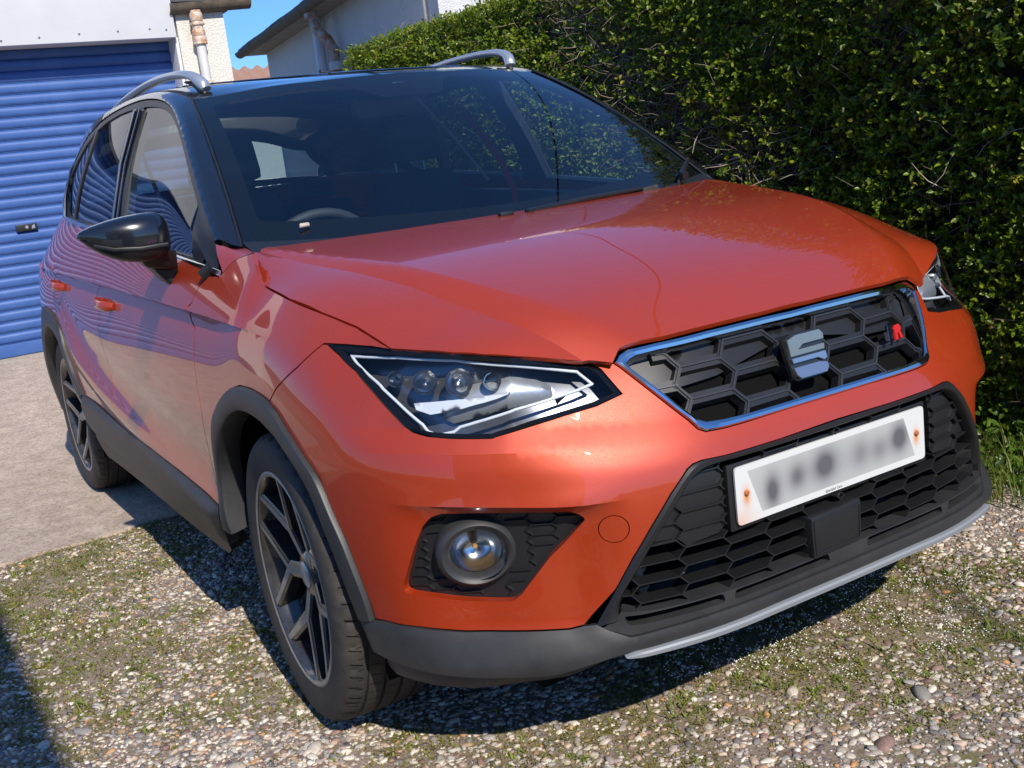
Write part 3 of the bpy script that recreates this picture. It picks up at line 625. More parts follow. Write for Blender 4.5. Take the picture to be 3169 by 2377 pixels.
    panel('sill_trim', 'A', slp, M['plastic'], car, side=sd_, step=.013, off=.005, bulge=(.035,.012), flange=.03, gap=.001)
    panel('sill_underside', 'A', [(1.90,.305),(2.0,.302),(2.9,.318),(3.5,.34),(3.56,.30),(3.5,.22),(2.0,.215),(1.92,.25)], M['plastic'], car, side=sd_, step=.02, off=-.004, flange=.05)
# lower bumper cladding and splitter
cb = [(1.0005,.3504)] + o['bumper_low'][1:] + [(.5531,.3449),(.540,.337),(.4995,.3195),(.44,.3235),(.31,.3275),(.18,.3275),(g0,.3275), (g0,.3025), (.20,.3020), (.41,.297), (.494,.2925),(.5716,.278),(.6483,.262),(.7688,.262),(.8647,.266),(.939,.272),(1.0164,.280),(1.045,.345)]
panel('bumper_skirt', 'A', cb, M['plastic'], car, both=True, step=.010, off=.006, flange=.03, gap=.0012, bulge=(.02,.004))
strip('splitter_strip', 'A', [(.0001,.3015),(.20,.3010),(.41,.2960),(.494,.2915),(.514,.2865)], [(.0001,.2880),(.20,.2870),(.41,.2825),(.487,.2815),(.509,.2850)], [(0,.000),(0,.013),(.25,.016),(.8,.016),(1,.012),(1,-.22)], M['lip'], car, both=True, step=.015)
for sd_ in (-1, 1): panel('bumper_underside', 'A', [(.53,.276),(.5716,.272),(.7688,.258),(.939,.266),(1.03,.27),(1.0,.215),(.8,.21),(.62,.235)], M['plastic'], car, side=sd_, step=.02, off=-.016, flange=.06)
# --- lower grille
frame_out = [(g0,.6103)] + o['lg_frame'][1:-1][::-1] + [(.5531,.3449),(.545,.339)]
fr_in = [(g0,.600)] + [(.1708,.600),(.282,.5995),(.321,.598),(.345,.592),(.362,.578),(.384,.553),(.424,.503),(.462,.453),(.498,.405),(.515,.372),(.508,.362),(.44,.358),(.30,.357),(.18,.357),(g0,.357)]
strip('lower_grille_frame', 'A', [(.0001,.6105)]+o['lg_frame'][1:-1][::-1]+[(.5531,.3449),(.556,.340)], [(.0001,.600),(.17,.600),(.282,.600),(.321,.598),(.346,.591),(.364,.578),(.386,.553),(.426,.503),(.464,.453),(.50,.402),(.517,.366),(.513,.350)],
      [(0,-.01),(0,.003),(.3,.0065),(.8,.005),(1,0),(1,-.05)], M['satin'], car, n=110, both=True, soft=3)
# sill of the grille with the three slots under it
slots = [[(.0,.3395),(.028,.3395),(.031,.3565),(.0,.3565)]]
def slot(a, b): return rounded([(a,.3395),(b,.339),(b-.004 if b<.4 else b+.006,.3555),(a+.004 if a>.02 else a,.3565)], .006)
panel('intake_sill', 'A', [(g0,.3595),(.30,.3595),(.44,.3605),(.510,.3655),(.523,.350),(.545,.337),(.4995,.3195),(.44,.3235),(.31,.3275),(.18,.3275),(g0,.3275)], M['plastic'], car, both=True, step=.008,
      holes=[slot(.052,.292), slot(.312,.500)], off=.001, flange=.05, gap=.0006)
def hexseg(P, d, pz, phase, x0, x1, z0, z1):
    """segments of an elongated hexagon lattice (column spacing P, zigzag half-width d, pitch pz)"""
    S = []; k0 = int(round(x0/P)); k = k0
    while k*P <= x1+P:
        n = -1
        zz = phase + (pz/2 if k % 2 else 0)       # z of outward nodes of column k
        zs = zz + math.floor((z0-zz)/pz)*pz - pz
        z = zs
        while z < z1+pz:
            out = (k*P+d, z); inn = (k*P-d, z+pz/2); out2 = (k*P+d, z+pz)
            S.append((out, inn)); S.append((inn, out2)); S.append((out, ((k+1)*P-d, z)))
            z += pz
        k += 1
    return S
def clipseg(a, b, poly, n=14, cut=None):
    t = np.linspace(0, 1, n+1); P = np.array(a)[None]*(1-t[:,None])+np.array(b)[None]*t[:,None]; k = inpoly(P, poly)
    if cut is not None: k &= ~inpoly(P, cut)
    if not k.any(): return None
    i = np.where(k)[0]; return tuple(P[i[0]]), tuple(P[i[-1]])
def ribs(name, surf, segs, poly, w, o0, o1, m, parent, sides=(-1,1), taper=.5, smooth=30, cut=None, wh=None):
    mb = MB(); w_d = w
    for a, b in segs:
        w = wh if (wh and abs(a[1]-b[1]) < .003) else w_d
        c = clipseg(a, b, poly, 14, cut)
        if c is None: continue
        a2, b2 = c; dx, dz = b2[0]-a2[0], b2[1]-a2[1]; l = math.hypot(dx, dz)
        if l < .003: continue
        nx, nz = -dz/l*w/2, dx/l*w/2; ex, ez = dx/l*w*.3, dz/l*w*.3
        for sdd in sides:
            P = []
            for off_, f_ in ((o0, 1.0), (o1, taper)):
                for q, s1, s2 in (((a2[0]-ex, a2[1]-ez), 1, 0), ((b2[0]+ex, b2[1]+ez), 1, 0), ((b2[0]+ex, b2[1]+ez), -1, 0), ((a2[0]-ex, a2[1]-ez), -1, 0)):
                    P.append(spt(surf, abs(q[0]+nx*s1*f_), q[1]+nz*s1*f_, off_, sdd if q[0]+nx*s1*f_ >= 0 else -sdd)[0])
            mb.hexa(P)
    return mb.obj(name, m, parent, smooth=smooth, kind='stuff')
lgp = [(-.2,.600)]+fr_in[1:-1]+[(-.2,.357)]
lower = [s for s in hexseg(.096,.0085,.0336,.4395,0,.6,.33,.62)]
PLR = [(-.3,.462),(.286,.462),(.286,.586),(-.3,.586)]
lower_pos = [s for s in lower if s[0][0] > -.02]
mesh_ = ribs('lower_grille_mesh', 'A', lower_pos, lgp, .0042, -.050, -.010, M['satin'], car, cut=PLR)
# solid cells beside the plate
panel('grille_blank', 'A', [(.284,.597),(.321,.596),(.345,.590),(.362,.576),(.384,.551),(.424,.501),(.445,.475),(.39,.473),(.37,.455),(.30,.462),(.284,.475)], M['satin'], car, side=-1, step=.012, off=-.018, flange=.02)
panel('grille_blank', 'A', [(.284,.597),(.321,.596),(.345,.590),(.362,.576),(.384,.551),(.424,.501),(.445,.475),(.39,.473),(.37,.455),(.30,.462),(.284,.475)], M['satin'], car, side=1, step=.012, off=-.018, flange=.02)
# --- plate and its backing
pz0, pz1 = .467, .578
def plate_mat():
    m = mat('number_plate', (.6,.6,.6), rough=.28, coat=.4, coatr=.1)
    t = m.node_tree; p = t.nodes['Principled BSDF']; tc = t.nodes.new('ShaderNodeTexCoord'); s3 = t.nodes.new('ShaderNodeSeparateXYZ'); t.links.new(tc.outputs['Object'], s3.inputs[0])
    acc = None
    def math_(op, a, b=None, clamp=False):
        n = t.nodes.new('ShaderNodeMath'); n.operation = op; n.use_clamp = clamp
        for i, q in enumerate((a, b)):
            if q is None: continue
            if isinstance(q, (int, float)): n.inputs[i].default_value = q
            else: t.links.new(q, n.inputs[i])
        return n.outputs[0]
    x, z = s3.outputs[0], s3.outputs[2]
    # smeared, unreadable characters
    for cx, cz, rx, rz, am in [(-.170,-.012,.020,.034,.8),(-.105,.000,.022,.026,.55),(-.030,.004,.030,.032,.75),(.070,.002,.024,.030,.35),(.125,-.004,.026,.026,.4),(.185,.006,.026,.030,.95),(-.02,0,.19,.040,.25)]:
        a = math_('POWER', math_('DIVIDE', math_('SUBTRACT', x, cx), rx), 2.0); b = math_('POWER', math_('DIVIDE', math_('SUBTRACT', z, cz), rz), 2.0)
        g = math_('MULTIPLY', math_('EXPONENT', math_('MULTIPLY', math_('ADD', math_('ABSOLUTE',a), math_('ABSOLUTE',b)), -1.0)), am)
        acc = g if acc is None else math_('ADD', acc, g)
    # the grey smear sits in a slanted field
    xs = math_('ADD', x, math_('MULTIPLY', z, .35))
    fld = math_('MULTIPLY', math_('MULTIPLY', math_('GREATER_THAN', xs, -.214), math_('LESS_THAN', xs, .214)), math_('MULTIPLY', math_('GREATER_THAN', z, -.043), math_('LESS_THAN', z, .043)))
    f = math_('MULTIPLY', math_('ADD', math_('MULTIPLY', acc, .80), .36), fld, True)
    mx = t.nodes.new('ShaderNodeMix'); mx.data_type = 'RGBA'; mx.inputs[6].default_value = (.60,.61,.60,1); mx.inputs[7].default_value = (.10,.10,.115,1)
    t.links.new(f, mx.inputs[0])
    # rust bleeding under the two screws
    rr = None
    for cx in (-.235,.235):
        a = math_('POWER', math_('ABSOLUTE', math_('DIVIDE', math_('SUBTRACT', x, cx), .0085)), 2.0); b = math_('POWER', math_('ABSOLUTE', math_('DIVIDE', math_('ADD', z, .004), .017)), 2.0)
        g = math_('EXPONENT', math_('MULTIPLY', math_('ADD', a, b), -1.0)); rr = g if rr is None else math_('ADD', rr, g)
    c2 = math_('MULTIPLY', math_('EXPONENT', math_('MULTIPLY', math_('ADD', math_('POWER', math_('ABSOLUTE', math_('DIVIDE', math_('ADD', x, .26), .04)), 2.0), math_('POWER', math_('ABSOLUTE', math_('DIVIDE', math_('ADD', z, .055), .03)), 2.0)), -1.0)), .45)
    m2 = t.nodes.new('ShaderNodeMix'); m2.data_type = 'RGBA'; m2.inputs[7].default_value = (.62,.22,.04,1)
    t.links.new(math_('MULTIPLY', math_('ADD', rr, c2), .95, True), m2.inputs[0]); t.links.new(mx.outputs[2], m2.inputs[6]); t.links.new(m2.outputs[2], p.inputs['Base Color'])
    return m
bb = MB(); bb.box((-.272,-.012,-.066), (.272,.03,.062)); 
back = bb.obj('plate_holder', M['satin'], car, bevel=.004); back.location = (0,-.771,.5225)
pm = bmesh.new()
pr = rounded([(-.26,-.0555),(.26,-.0555),(.26,.0555),(-.26,.0555)], .010, 4)
vf = [pm.verts.new((x, -.006, z)) for x, z in pr]; vb = [pm.verts.new((x, -.002, z)) for x, z in pr]
pm.faces.new(vf); pm.faces.new(vb[::-1])
for i in range(len(pr)): pm.faces.new((vf[i], vb[i], vb[(i+1)%len(pr)], vf[(i+1)%len(pr)]))
bmesh.ops.recalc_face_normals(pm, faces=pm.faces)
me = bpy.data.meshes.new('plate'); pm.to_mesh(me); pm.free()
plate = link('number_plate', me, plate_mat(), car, 20); plate.location = (0,-.784,.5225)
for cx in (-.235,.235):
    mb = MB(); mb.lathe([(0,-.011),(.0035,-.011),(.0055,-.009),(.0062,-.006),(.0095,-.0058),(.0095,-.004)], 14, 'y', (cx,0,.003)); mb.obj('screw', M['rust'], plate, smooth=40)
tcv = bpy.data.curves.new('txt', 'FONT'); tcv.body = 'Specialist Cars'; tcv.size = .0078; tcv.align_x = 'CENTER'; tcv.extrude = .0001
to = bpy.data.objects.new('dealer_name', tcv); C.objects.link(to)
dg = bpy.context.evaluated_depsgraph_get(); tm = bpy.data.meshes.new_from_object(to.evaluated_get(dg)); bpy.data.objects.remove(to)
tm.transform(Matrix.Translation((-.01,-.0062,-.0525)) @ Matrix.Rotation(R(90), 4, 'X')); link('dealer_lettering', tm, M['void'], plate)
# sensor cover
mb = MB(); mb.hexa([(-.096,-.060,.348),(.036,-.060,.350),(.036,.05,.350),(-.096,.05,.348),(-.098,-.060,.432),(.040,-.060,.436),(.040,.05,.436),(-.098,.05,.432)])
sc = mb.obj('sensor_cover', M['satin'], car, bevel=.006); sc.location = (0,-.752,.008)
mb = MB()
for a, b in (((-.090,.358),(.030,.360)),((.030,.360),(.033,.427)),((.033,.427),(-.092,.424)),((-.092,.424),(-.090,.358))):
    mb.tube([(a[0],-.0605,a[1]),(b[0],-.0605,b[1])], .0013, 6)
mb.obj('cover_rim', M['satin'], sc, smooth=60)
# radiator and hardware behind
mb = MB(); mb.box((-.50,-.60,.24),(.50,-.40,.74)); mb.obj('radiator', M['void'], car)
al = mat('dusty_alloy', (.30,.28,.25), rough=.6, var=(60,.2,(.16,.15,.13)))
for x, z, h in ((-.41,.44,.10),(-.405,.385,.03),(-.40,.352,.02),(.16,.47,.07),(.20,.50,.05)):
    mb = MB(); mb.lathe([(0,-h/2),(.014,-h/2),(.014,-h/4),(.010,-h/4),(.010,h/4),(.015,h/4),(.015,h/2),(0,h/2)], 10, 'z', (x,-.665 if x < 0 else -.70,z)); mb.obj('pipe_fitting', al, car, smooth=30)
mb = MB(); mb.box((-.60,-.60,.20),(.60,3.1,.27)); mb.obj('floor_pan', M['void'], car)
mb = MB(); mb.box((-.56,-.42,.27),(.56,.16,.80)); mb.obj('engine_bay', M['void'], car)
# --- upper grille
co_, ci_ = o['chrome_out'], o['chrome_in']
chl = [(g0,.812),(.069,.8135),(.2179,.8135)] + co_[3:-2] + [(.212,.6529),(g0,.6535)]
chi = [(g0,.8015),(.0747,.8035),(.2006,.803),(.3532,.7995)] + ci_[4:-2] + [(.2043,.6655),(g0,.6655)]
chl = [(.0001,.812),(.069,.8135),(.2179,.8135),(.3482,.810),(.4116,.8065),(.4315,.800),(.4432,.7897),(.4325,.7808),(.3886,.7374),(.3302,.6782),(.3178,.6614),(.3035,.6547),(.265,.6530),(.2120,.6530),(.0001,.6535)]
chi = [(.0001,.7995),(.069,.8005),(.2060,.8005),(.3440,.7975),(.3921,.7945),(.4076,.7905),(.4180,.7850),(.4120,.7760),(.3741,.7389),(.3231,.6870),(.3127,.6764),(.2981,.6700),(.2600,.6670),(.2043,.6655),(.0001,.6655)]
strip('chrome_surround', 'A', chl, chi, [(0,-.012),(0,.003),(.12,.0065),(.5,.0075),(.88,.005),(1,-.001),(1,-.03)], M['chrome'], car, both=True, step=.008, smooth=30)
ug = [(-.2,.8015)]+chi[1:-1]+[(-.2,.6655)]
panel('grille_backing', 'A', [(g0,.803)]+chi[1:-1]+[(g0,.665)], M['void'], car, both=True, step=.02, off=-.045, flange=.002, gap=-.004)
us = hexseg(.125,.0125,.056,.741+.028,-.125,.5,.63,.83)
def hs2():
    S = []
    for k in range(0,5):
        x = .0625+.125*k; ph = .741 if k % 2 == 0 else .769
        for n in range(-4,4):
            z = ph+.056*n; out = (x+.0125, z); inn = (x-.0125, z+.028)
            S += [(out, inn), (inn, (x+.0125, z+.056)), (out, (x+.125-.0125, z))]
            if k == 0: S.append((inn, (-.05, z+.028)))
    return S
U = [s for s in hs2()]
ribs('grille_mesh', 'A', U, ug, .016, -.034, -.015, M['satin'], car, taper=.70, wh=.027)
ribs('grille_mesh_edge', 'A', U, ug, .0040, -.016, -.012, mat('rib_edge', (.030,.031,.033), rough=.35), car, taper=.7)
# solid upper cells are blanked off
blank = [(g0,.803),(.0747,.804),(.2,.803),(.3532,.7995),(.39,.797),(.405,.792),(.414,.783),(.384,.752),(.34,.738),(.21,.744),(.06,.770),(g0,.772)]
panel('grille_blank', 'A', blank, M['satin'], car, both=True, step=.015, off=-.030, flange=.012, gap=.001)
# --- emblem: rounded square tile with a cut S
def tile(name, shape, y, depth, m, parent, bevel=.0015, loc=(0,0,0), smooth=30):
    bm = bmesh.new(); vf = [bm.verts.new((x, y, z)) for x, z in shape]; vb = [bm.verts.new((x, y+depth, z)) for x, z in shape]
    bm.faces.new(vf); bm.faces.new(vb[::-1]); n = len(shape)
    for i in range(n): bm.faces.new((vf[i], vb[i], vb[(i+1)%n], vf[(i+1)%n]))
    bmesh.ops.recalc_face_normals(bm, faces=bm.faces)
    if bevel:
        es = [e for e in bm.edges if all(v in vf for v in e.verts)]
        bmesh.ops.bevel(bm, geom=es, offset=bevel, segments=2, affect='EDGES')
    me = bpy.data.meshes.new(name); bm.to_mesh(me); bm.free()
    ob = link(name, me, m, parent, smooth); ob.location = loc; return ob
EMY = -.753
em_shape = rounded([(-.058,.050),(-.030,.060),(.045,.060),(.057,.045),(.053,-.045),(.040,-.060),(-.042,-.060),(-.052,-.048)], .010, 3)
emblem = tile('emblem', [(x, z) for x, z in em_shape], 0, .012, mat('emblem_dark', (.05,.05,.05), rough=.15, metal=.6), car, .002, (-.022,EMY,.738))
emblem.rotation_euler = (R(-14),0,0); emblem.scale = (.90,1,.74)
mb_t = [[(-.053,.047),(-.028,.056),(.043,.056),(.053,.044),(.050,.022),(-.012,.022),(-.021,.012),(-.049,.012)],
        [(-.049,.0065),(.047,.0065),(.047,-.0065),(-.049,-.0065)],
        [(.047,-.012),(.020,-.012),(.012,-.022),(-.047,-.022),(-.045,-.046),(-.038,-.056),(.038,-.056),(.049,-.044)]]
mb_t = [[(-.053,.047),(-.028,.056),(.043,.056),(.053,.044),(.0525,.030),(-.010,.030),(-.026,.018),(.052,.018),(.051,.004),(-.050,.004)],
        [(-.050,-.002),(.050,-.002),(.050,-.020),(.040,-.024),(.024,-.014),(-.049,-.014)],
        [(-.048,-.026),(.030,-.026),(.049,-.032),(.049,-.044),(.038,-.056),(-.038,-.056),(-.046,-.046)]]
for shp, tl_ in zip(mb_t, (9, -4, -20)):
    cz = sum(q[1] for q in shp)/len(shp); eb = tile('emblem_bar', [(x, z-cz) for x, z in shp], -.003, .006, mat('emblem_silver', (.50,.49,.47), rough=.24, metal=.9), emblem, .0008, (0,-.004,cz)); eb.rotation_euler = (R(tl_*.5),0,0)
# --- trim badge
def letter(shape, m, nm): return tile(nm, shape, 0, .004, m, badge, .0005)
badge = empty('badge_mount'); badge.parent = car; bpy.data.objects.remove(badge)
bdm = MB(); bdm.box((-.034,.004,-.016),(.036,.006,.004)); badge = bdm.obj('trim_badge', M['satin'], car)
badge.location = (.238,-.7420,.733); badge.rotation_euler = (R(-16),0,R(13)); badge.scale = (.88,1,.88)
Fs = [(-.030,-.020),(-.020,-.020),(-.016,-.003),(.000,-.003),(.002,.005),(-.014,.005),(-.012,.014),(.006,.014),(.008,.022),(-.016,.022),(-.021,.018)]
tile('badge_letter', [(x*1.0, z) for x, z in Fs], -.001, .005, M['chrome'], badge, .0006)
tile('badge_letter', [(x*.70-.005, z*.62) for x, z in Fs], -.003, .004, M['black'], badge, 0)
Rs = [(.000,-.022),(.010,-.022),(.014,-.007),(.019,-.007),(.024,-.022),(.036,-.022),(.029,-.006),(.034,-.002),(.036,.006),(.030,.012),(.010,.012),(.005,.006)]
tile('badge_letter', Rs, -.002, .005, M['red'], badge, .0006)
# --- fog lamp pockets
for sd_ in (-1, 1):
    fo = empty('fog_pocket_x'); bpy.data.objects.remove(fo)
    pocket = panel('fog_lamp_panel', 'A', fog_loop, M['satin'], car, side=sd_, step=.014, gap=-.003, hgap=0, off=-.022, flange=-.0215, holes=[circ((.762,.489),.060,.050)])
    fseg = []
    for k in range(0, 9):
        x = .56+.050*k
        for n in range(-1, 12):
            ph = .392+.0185*n+(.00925 if k % 2 else 0); fseg += [((x+.006, ph), (x-.006, ph+.00925)), ((x-.006, ph+.00925), (x+.006, ph+.0185)), ((x+.006, ph), (x+.044, ph))]
    keep = []
    for s in fseg:
        mx_, mz_ = (s[0][0]+s[1][0])/2, (s[0][1]+s[1][1])/2
        if ((mx_-.760)/.088)**2+((mz_-.489)/.078)**2 > 1 and mx_ > mz_*-.98+1.105: keep.append(s)
    ribs('fog_panel_rib', 'A', keep, inset(fog_loop, .007), .0026, -.023, -.0165, M['satin'], pocket, sides=(sd_,), taper=.6)
    c0, n0 = spt('A', .762, .489, -.012, sd_)
    n0 = Vector((n0.x*.55, n0.y, n0.z-.02)).normalized()
    def place(ob, c=c0, n=n0):
        z = n; x = Vector((0,0,1)).cross(z).normalized(); y = z.cross(x); mm = Matrix((x, y, z)).transposed().to_4x4(); mm.translation = c; return mm
    Mx = place(None)
    def ringmesh(prof, n=36, sx=1.0, sy=.87):
        q = MB(); q.lathe([(r, h) for r, h in prof], n, 'z'); me = q.mesh(); me.transform(Matrix.Diagonal((sx, sy, 1, 1))); me.transform(Mx); return me
    ring = link('fog_lamp_ring', ringmesh([(.076,-.03),(.075,.002),(.071,.011),(.064,.016),(.055,.012),(.050,.003),(.0475,-.010),(.047,-.02)]), M['plastic'], pocket, 50)
    link('fog_lamp_bowl', ringmesh([(.047,-.008),(.042,-.026),(.026,-.040),(.006,-.046),(0,-.046)], sx=1, sy=.87), M['lampchrome'], ring, 60)
    link('fog_lamp_bulb', ringmesh([(0,-.022),(.004,-.023),(.005,-.03),(.005,-.045)], 12), M['amber'], ring, 60)
    link('fog_lamp_lens', ringmesh([(.047,-.006),(.036,.002),(.018,.006),(.0001,.007)], sx=1, sy=.87), M['lens'], ring, 60)
    # --- headlamps
    lo = rounded([(p[0], p[1]) for p in lamp_low[1:]], .012, 2); lt = lamp_top[1:]
    hl = clean(lamp_low[1:] + lamp_top[1:])
    lamp = panel('headlamp', 'A', hl, M['lampgrey'], car, side=sd_, step=.012, gap=-.001, off=-.055, flange=-.053)
    panel('lamp_mask', 'A', list(hl) + [hl[0]] + list(inset(hl, .0105))[::-1] if False else hl, M['void'], lamp, side=sd_, step=.01, holes=[clean(inset(hl, .0085))], off=-.006, flange=.03, gap=0, hgap=0)
    dr_ = o['drl'][:-1]
    dp = []
    for a, b in dens(clean(dr_), .012): dp.append(spt('A', a, b, -.016, sd_)[0])
    mb = MB(); pth = dp+[dp[0]]
    for i in range(len(pth)-1): mb.tube([pth[i], pth[i]+(pth[i+1]-pth[i])*1.15], .0030, 8, cap=False, ry=.0030)
    mb.obj('light_guide', M['drl'], lamp, smooth=60)
    panel('reflector_field', 'A', [(.80,.795),(.815,.742),(.79,.730),(.66,.746),(.575,.760),(.56,.772),(.575,.788),(.60,.797),(.66,.808)], mat('brushed_reflector', (.46,.48,.50), rough=.38, metal=.7), lamp, side=sd_, step=.01, off=-.046, flange=.006, bulge=(.03,.012))
    lw = o['lamp_wing']; panel('reflector_wing', 'A', [(.868,.772),(.70,.776),(.66,.772),(.77,.752),(.83,.747),(.862,.757)], M['drl'], lamp, side=sd_, step=.01, off=-.022, flange=.01)
    for (a, b), r_ in zip(((.915,.818),(.845,.810),(.772,.806),(.705,.802)), (.013,.020,.022,.014)):
        c, n = spt('A', a, b, -.040, sd_); n = Vector((n.x*.5, n.y, n.z*.3)).normalized()
        x = Vector((0,0,1)).cross(n).normalized(); y = n.cross(x); mm = Matrix((x, y, n)).transposed().to_4x4(); mm.translation = c
        q = MB(); q.lathe([(r_*1.15,.024),(r_,.010),(r_*.75,-.002),(r_*.35,-.010),(0,-.012)], 20, 'z'); me = q.mesh(); me.transform(mm); bowl = link('lamp_bowl', me, M['lampchrome'], lamp, 60)
        q = MB(); q.lathe([(r_*.42,.0),(r_*.38,.006),(r_*.2,.010),(0,.011)], 14, 'z'); me = q.mesh(); me.transform(mm); link('lamp_projector', me, M['lens'], lamp, 60)
        q = MB(); q.tube([c+x*r_*math.cos(t)*1.1+y*r_*math.sin(t)*1.1+n*.02 for t in np.linspace(R(95),R(265),12)], .0014, 6, ry=.006, up=tuple(n)); link('lamp_crescent', q.mesh(), M['lampchrome'], lamp, 60)
    panel('lamp_lens', 'A', hl, M['lens'], lamp, side=sd_, step=.012, gap=.0006, off=-.0005, flange=.004, smooth=40)
# --- washer / sticker details left off; door handles
for sd_ in (-1, 1):
    for s0, z0 in ((2.77,.868),(3.575,.895)):
        c, n = spt('A', s0, z0, 0, sd_)
        mb = MB(); mb.tube([(c.x,c.y-.085,c.z-.006),(c.x+.018*sd_,c.y-.070,c.z-.004),(c.x+.030*sd_,c.y-.03,c.z),(c.x+.032*sd_,c.y+.02,c.z+.003),(c.x+.026*sd_,c.y+.06,c.z+.004),(c.x+.004*sd_,c.y+.085,c.z+.004)], [.008,.010,.009,.009,.010,.009], 10, ry=[.012,.017,.015,.015,.017,.013])
        h = mb.obj('door_handle', PAINT, car, smooth=60)
        panel('handle_recess', 'A', circ((s0,z0-.012), .052, .024, 20), M['satin'] if False else PAINT, h, side=sd_, step=.01, off=.0012, flange=.003)
# --- greenhouse
pil = G_(o['pillar_in'])
dlo_ = [(.3101,2.2464),(.3943,2.30),(.5493,2.2551),(.7533,2.2609),(.9191,2.20),(1.0241,2.2374),(1.1184,2.2519),(1.2449,2.26),(1.4021,2.28),(1.5813,2.24),(1.78,2.18),(2.0,2.10),(2.2,1.95),(2.36,1.65),(2.47,1.25),(2.52,.85),(2.50,.45),(2.40,.15),(2.25,-.0)]
dlo = G_(dlo_)
wtop = [(1.000,3.45),(.985,3.9),(.965,4.6),(.940,5.4)]
rl = G_(o['pillar_in'][:-1]+[(1.012,3.20)]+wtop) + [(.928,1.0518),(2.0,1.0518),(3.05,1.0518)] + G_([(3.05,4.6),(3.05,3.2),(3.05,2),(3.05,1),(3.05,0.02)]) + G_([(2.7,.02),(2.27,.02)]) + dlo[::-1][1:-1] + G_([(.40,2.32)])
rl = [p for p in rl]
roof = panel('roof', 'G', rl, M['black'], car, both=True, step=.022, gap=.0018, flange=.03, smooth=50)
gf = G_([(.512,.06),(.5342,2.00),(.6524,2.0373),(.7894,2.0458),(.9372,2.0427),(1.0299,2.0454),(1.1295,2.0377),(1.2385,2.0191),(1.3362,2.013),(1.3144,1.2552),(1.2693,.06)])
gf = G_([(.512,.06),(.560,1.96),(.66,2.0),(.7894,2.03),(.9372,2.03),(1.0299,2.04),(1.1295,2.0377),(1.2385,2.0191),(1.3362,2.013),(1.3144,1.2552),(1.2693,.06)])
gr = G_([(1.4227,.06),(1.41,.884),(1.42,1.1932),(1.4547,2.0301),(1.6556,2.02),(1.82,1.97),(1.99,1.88),(2.00,1.3),(2.02,.7),(2.05,.06)])
gq = G_([(2.09,.08),(2.06,.8),(2.04,1.4),(2.04,1.84),(2.18,1.66),(2.30,1.36),(2.37,1.0),(2.38,.6),(2.30,.25),(2.2,.08)])
for sd_ in (-1, 1):
    wf = panel('window_frame', 'G', G_([(.345,2.20)]) + dlo[1:] + G_([(1.8,-.0),(1.0,-.0),(.6,-.0),(.45,.1),(.36,1.2)]), M['satin'], car, side=sd_, holes=[gf, gr, gq], step=.014, off=-.003, gap=.002, hgap=0, flange=.03)
    for nm, g in (('front_window', gf), ('rear_window', gr), ('quarter_window', gq)):
        panel(nm, 'G', g, M['side'] if nm == 'front_window' else M['privacy'], car, side=sd_, step=.03, off=-.008, gap=.0006, flange=.004, smooth=60)
    # bright strip under the windows and a black rain strip over them
    pts = [spt('G', y, .0, .004, sd_)[0] for y in np.linspace(.30, 2.25, 34)] + [spt('G', y, v, .003, sd_)[0] for y, v in ((2.33,.10),(2.41,.25),(2.47,.5))]
    mb = MB(); mb.tube(pts, .005, 8, ry=.008); mb.obj('belt_strip', M['chrome'], car, smooth=60)
    pts = [spt('G', y, float(np.interp(b, VW, VV)), .002, sd_)[0] for y, b in dlo[1:15]]
    mb = MB(); mb.tube(pts, .0045, 6); mb.obj('rain_strip', M['satin'], car, smooth=60)
    for y0 in (1.345, 1.405):
        a = np.linspace(.05, 2.02, 12); pts = [spt('G', y0+.045*(t/2) , t, .002, sd_)[0] for t in a]
        mb = MB(); mb.tube(pts, .018 if y0 > 1.4 else .010, 6, ry=.004, up=(1,0,.3)); mb.obj('door_post', M['black'], car, smooth=60)
    # roof rail
    P = [(.530,1.055,1.468),(.540,1.075,1.490),(.548,1.11,1.511),(.556,1.19,1.526),(.562,1.34,1.536),(.566,1.55,1.538),(.566,1.78,1.530),(.563,2.02,1.515),(.555,2.26,1.488),(.545,2.44,1.455)]
    sp = Sp(np.linspace(0,1,len(P)), P); q = [tuple(sp(t)*[sd_,1,1]) for t in np.linspace(0,1,40)]
    rw = [.020+.006*math.cos(t*math.pi*2) if False else .019 for t in np.linspace(0,1,40)]; rh = [.008 if 2<i<37 else .006 for i in range(40)]
    rh = [float(np.interp(t,[0,.04,.12,.2,.88,.95,1],[.010,.020,.018,.0125,.0125,.015,.008])) for t in np.linspace(0,1,40)]
    mb = MB(); mb.tube(q, rw, 12, ry=rh); rail = mb.obj('roof_rail', M['silver'], car, smooth=50)
    # infill under the front and rear feet
    fz = [tuple(sp(t)*[sd_,1,1]+[0,0,-.022]) for t in np.linspace(.02,.30,14)]
    mb = MB(); mb.tube(fz, .010, 8, ry=[float(np.interp(i,[0,4,13],[.006,.016,.004])) for i in range(14)]); mb.obj('rail_foot', M['plastic'], rail, smooth=50)
for sd_ in (-1,):
    A_ = resample([(1.6871,.988),(1.680,.998),(1.668,1.010),(1.640,1.020),(1.5825,1.0302)], 12); B2 = resample([(.395,2.30),(.37,2.5),(.345,2.9),(.334,3.19)], 12)
    V = []
    for a, b in A_: V.append(spt('A', a, b, 0, sd_)[0])
    for y, v in B2: q = greenhouse(np.array(y), np.array(v)); V.append((q[0]*sd_, q[1], q[2]-.002))
    mdl = [tuple((Vector(V[i])+Vector(V[12+i]))/2+Vector((.004*sd_,-.002,.004))) for i in range(12)]
    V = V[:12]+mdl+V[12:]; F = [(r_*12+i, r_*12+i+1, r_*12+13+i, r_*12+12+i) for r_ in range(2) for i in range(11)]
    link('wing_corner', mesh(V, F), PAINT, car, 60)
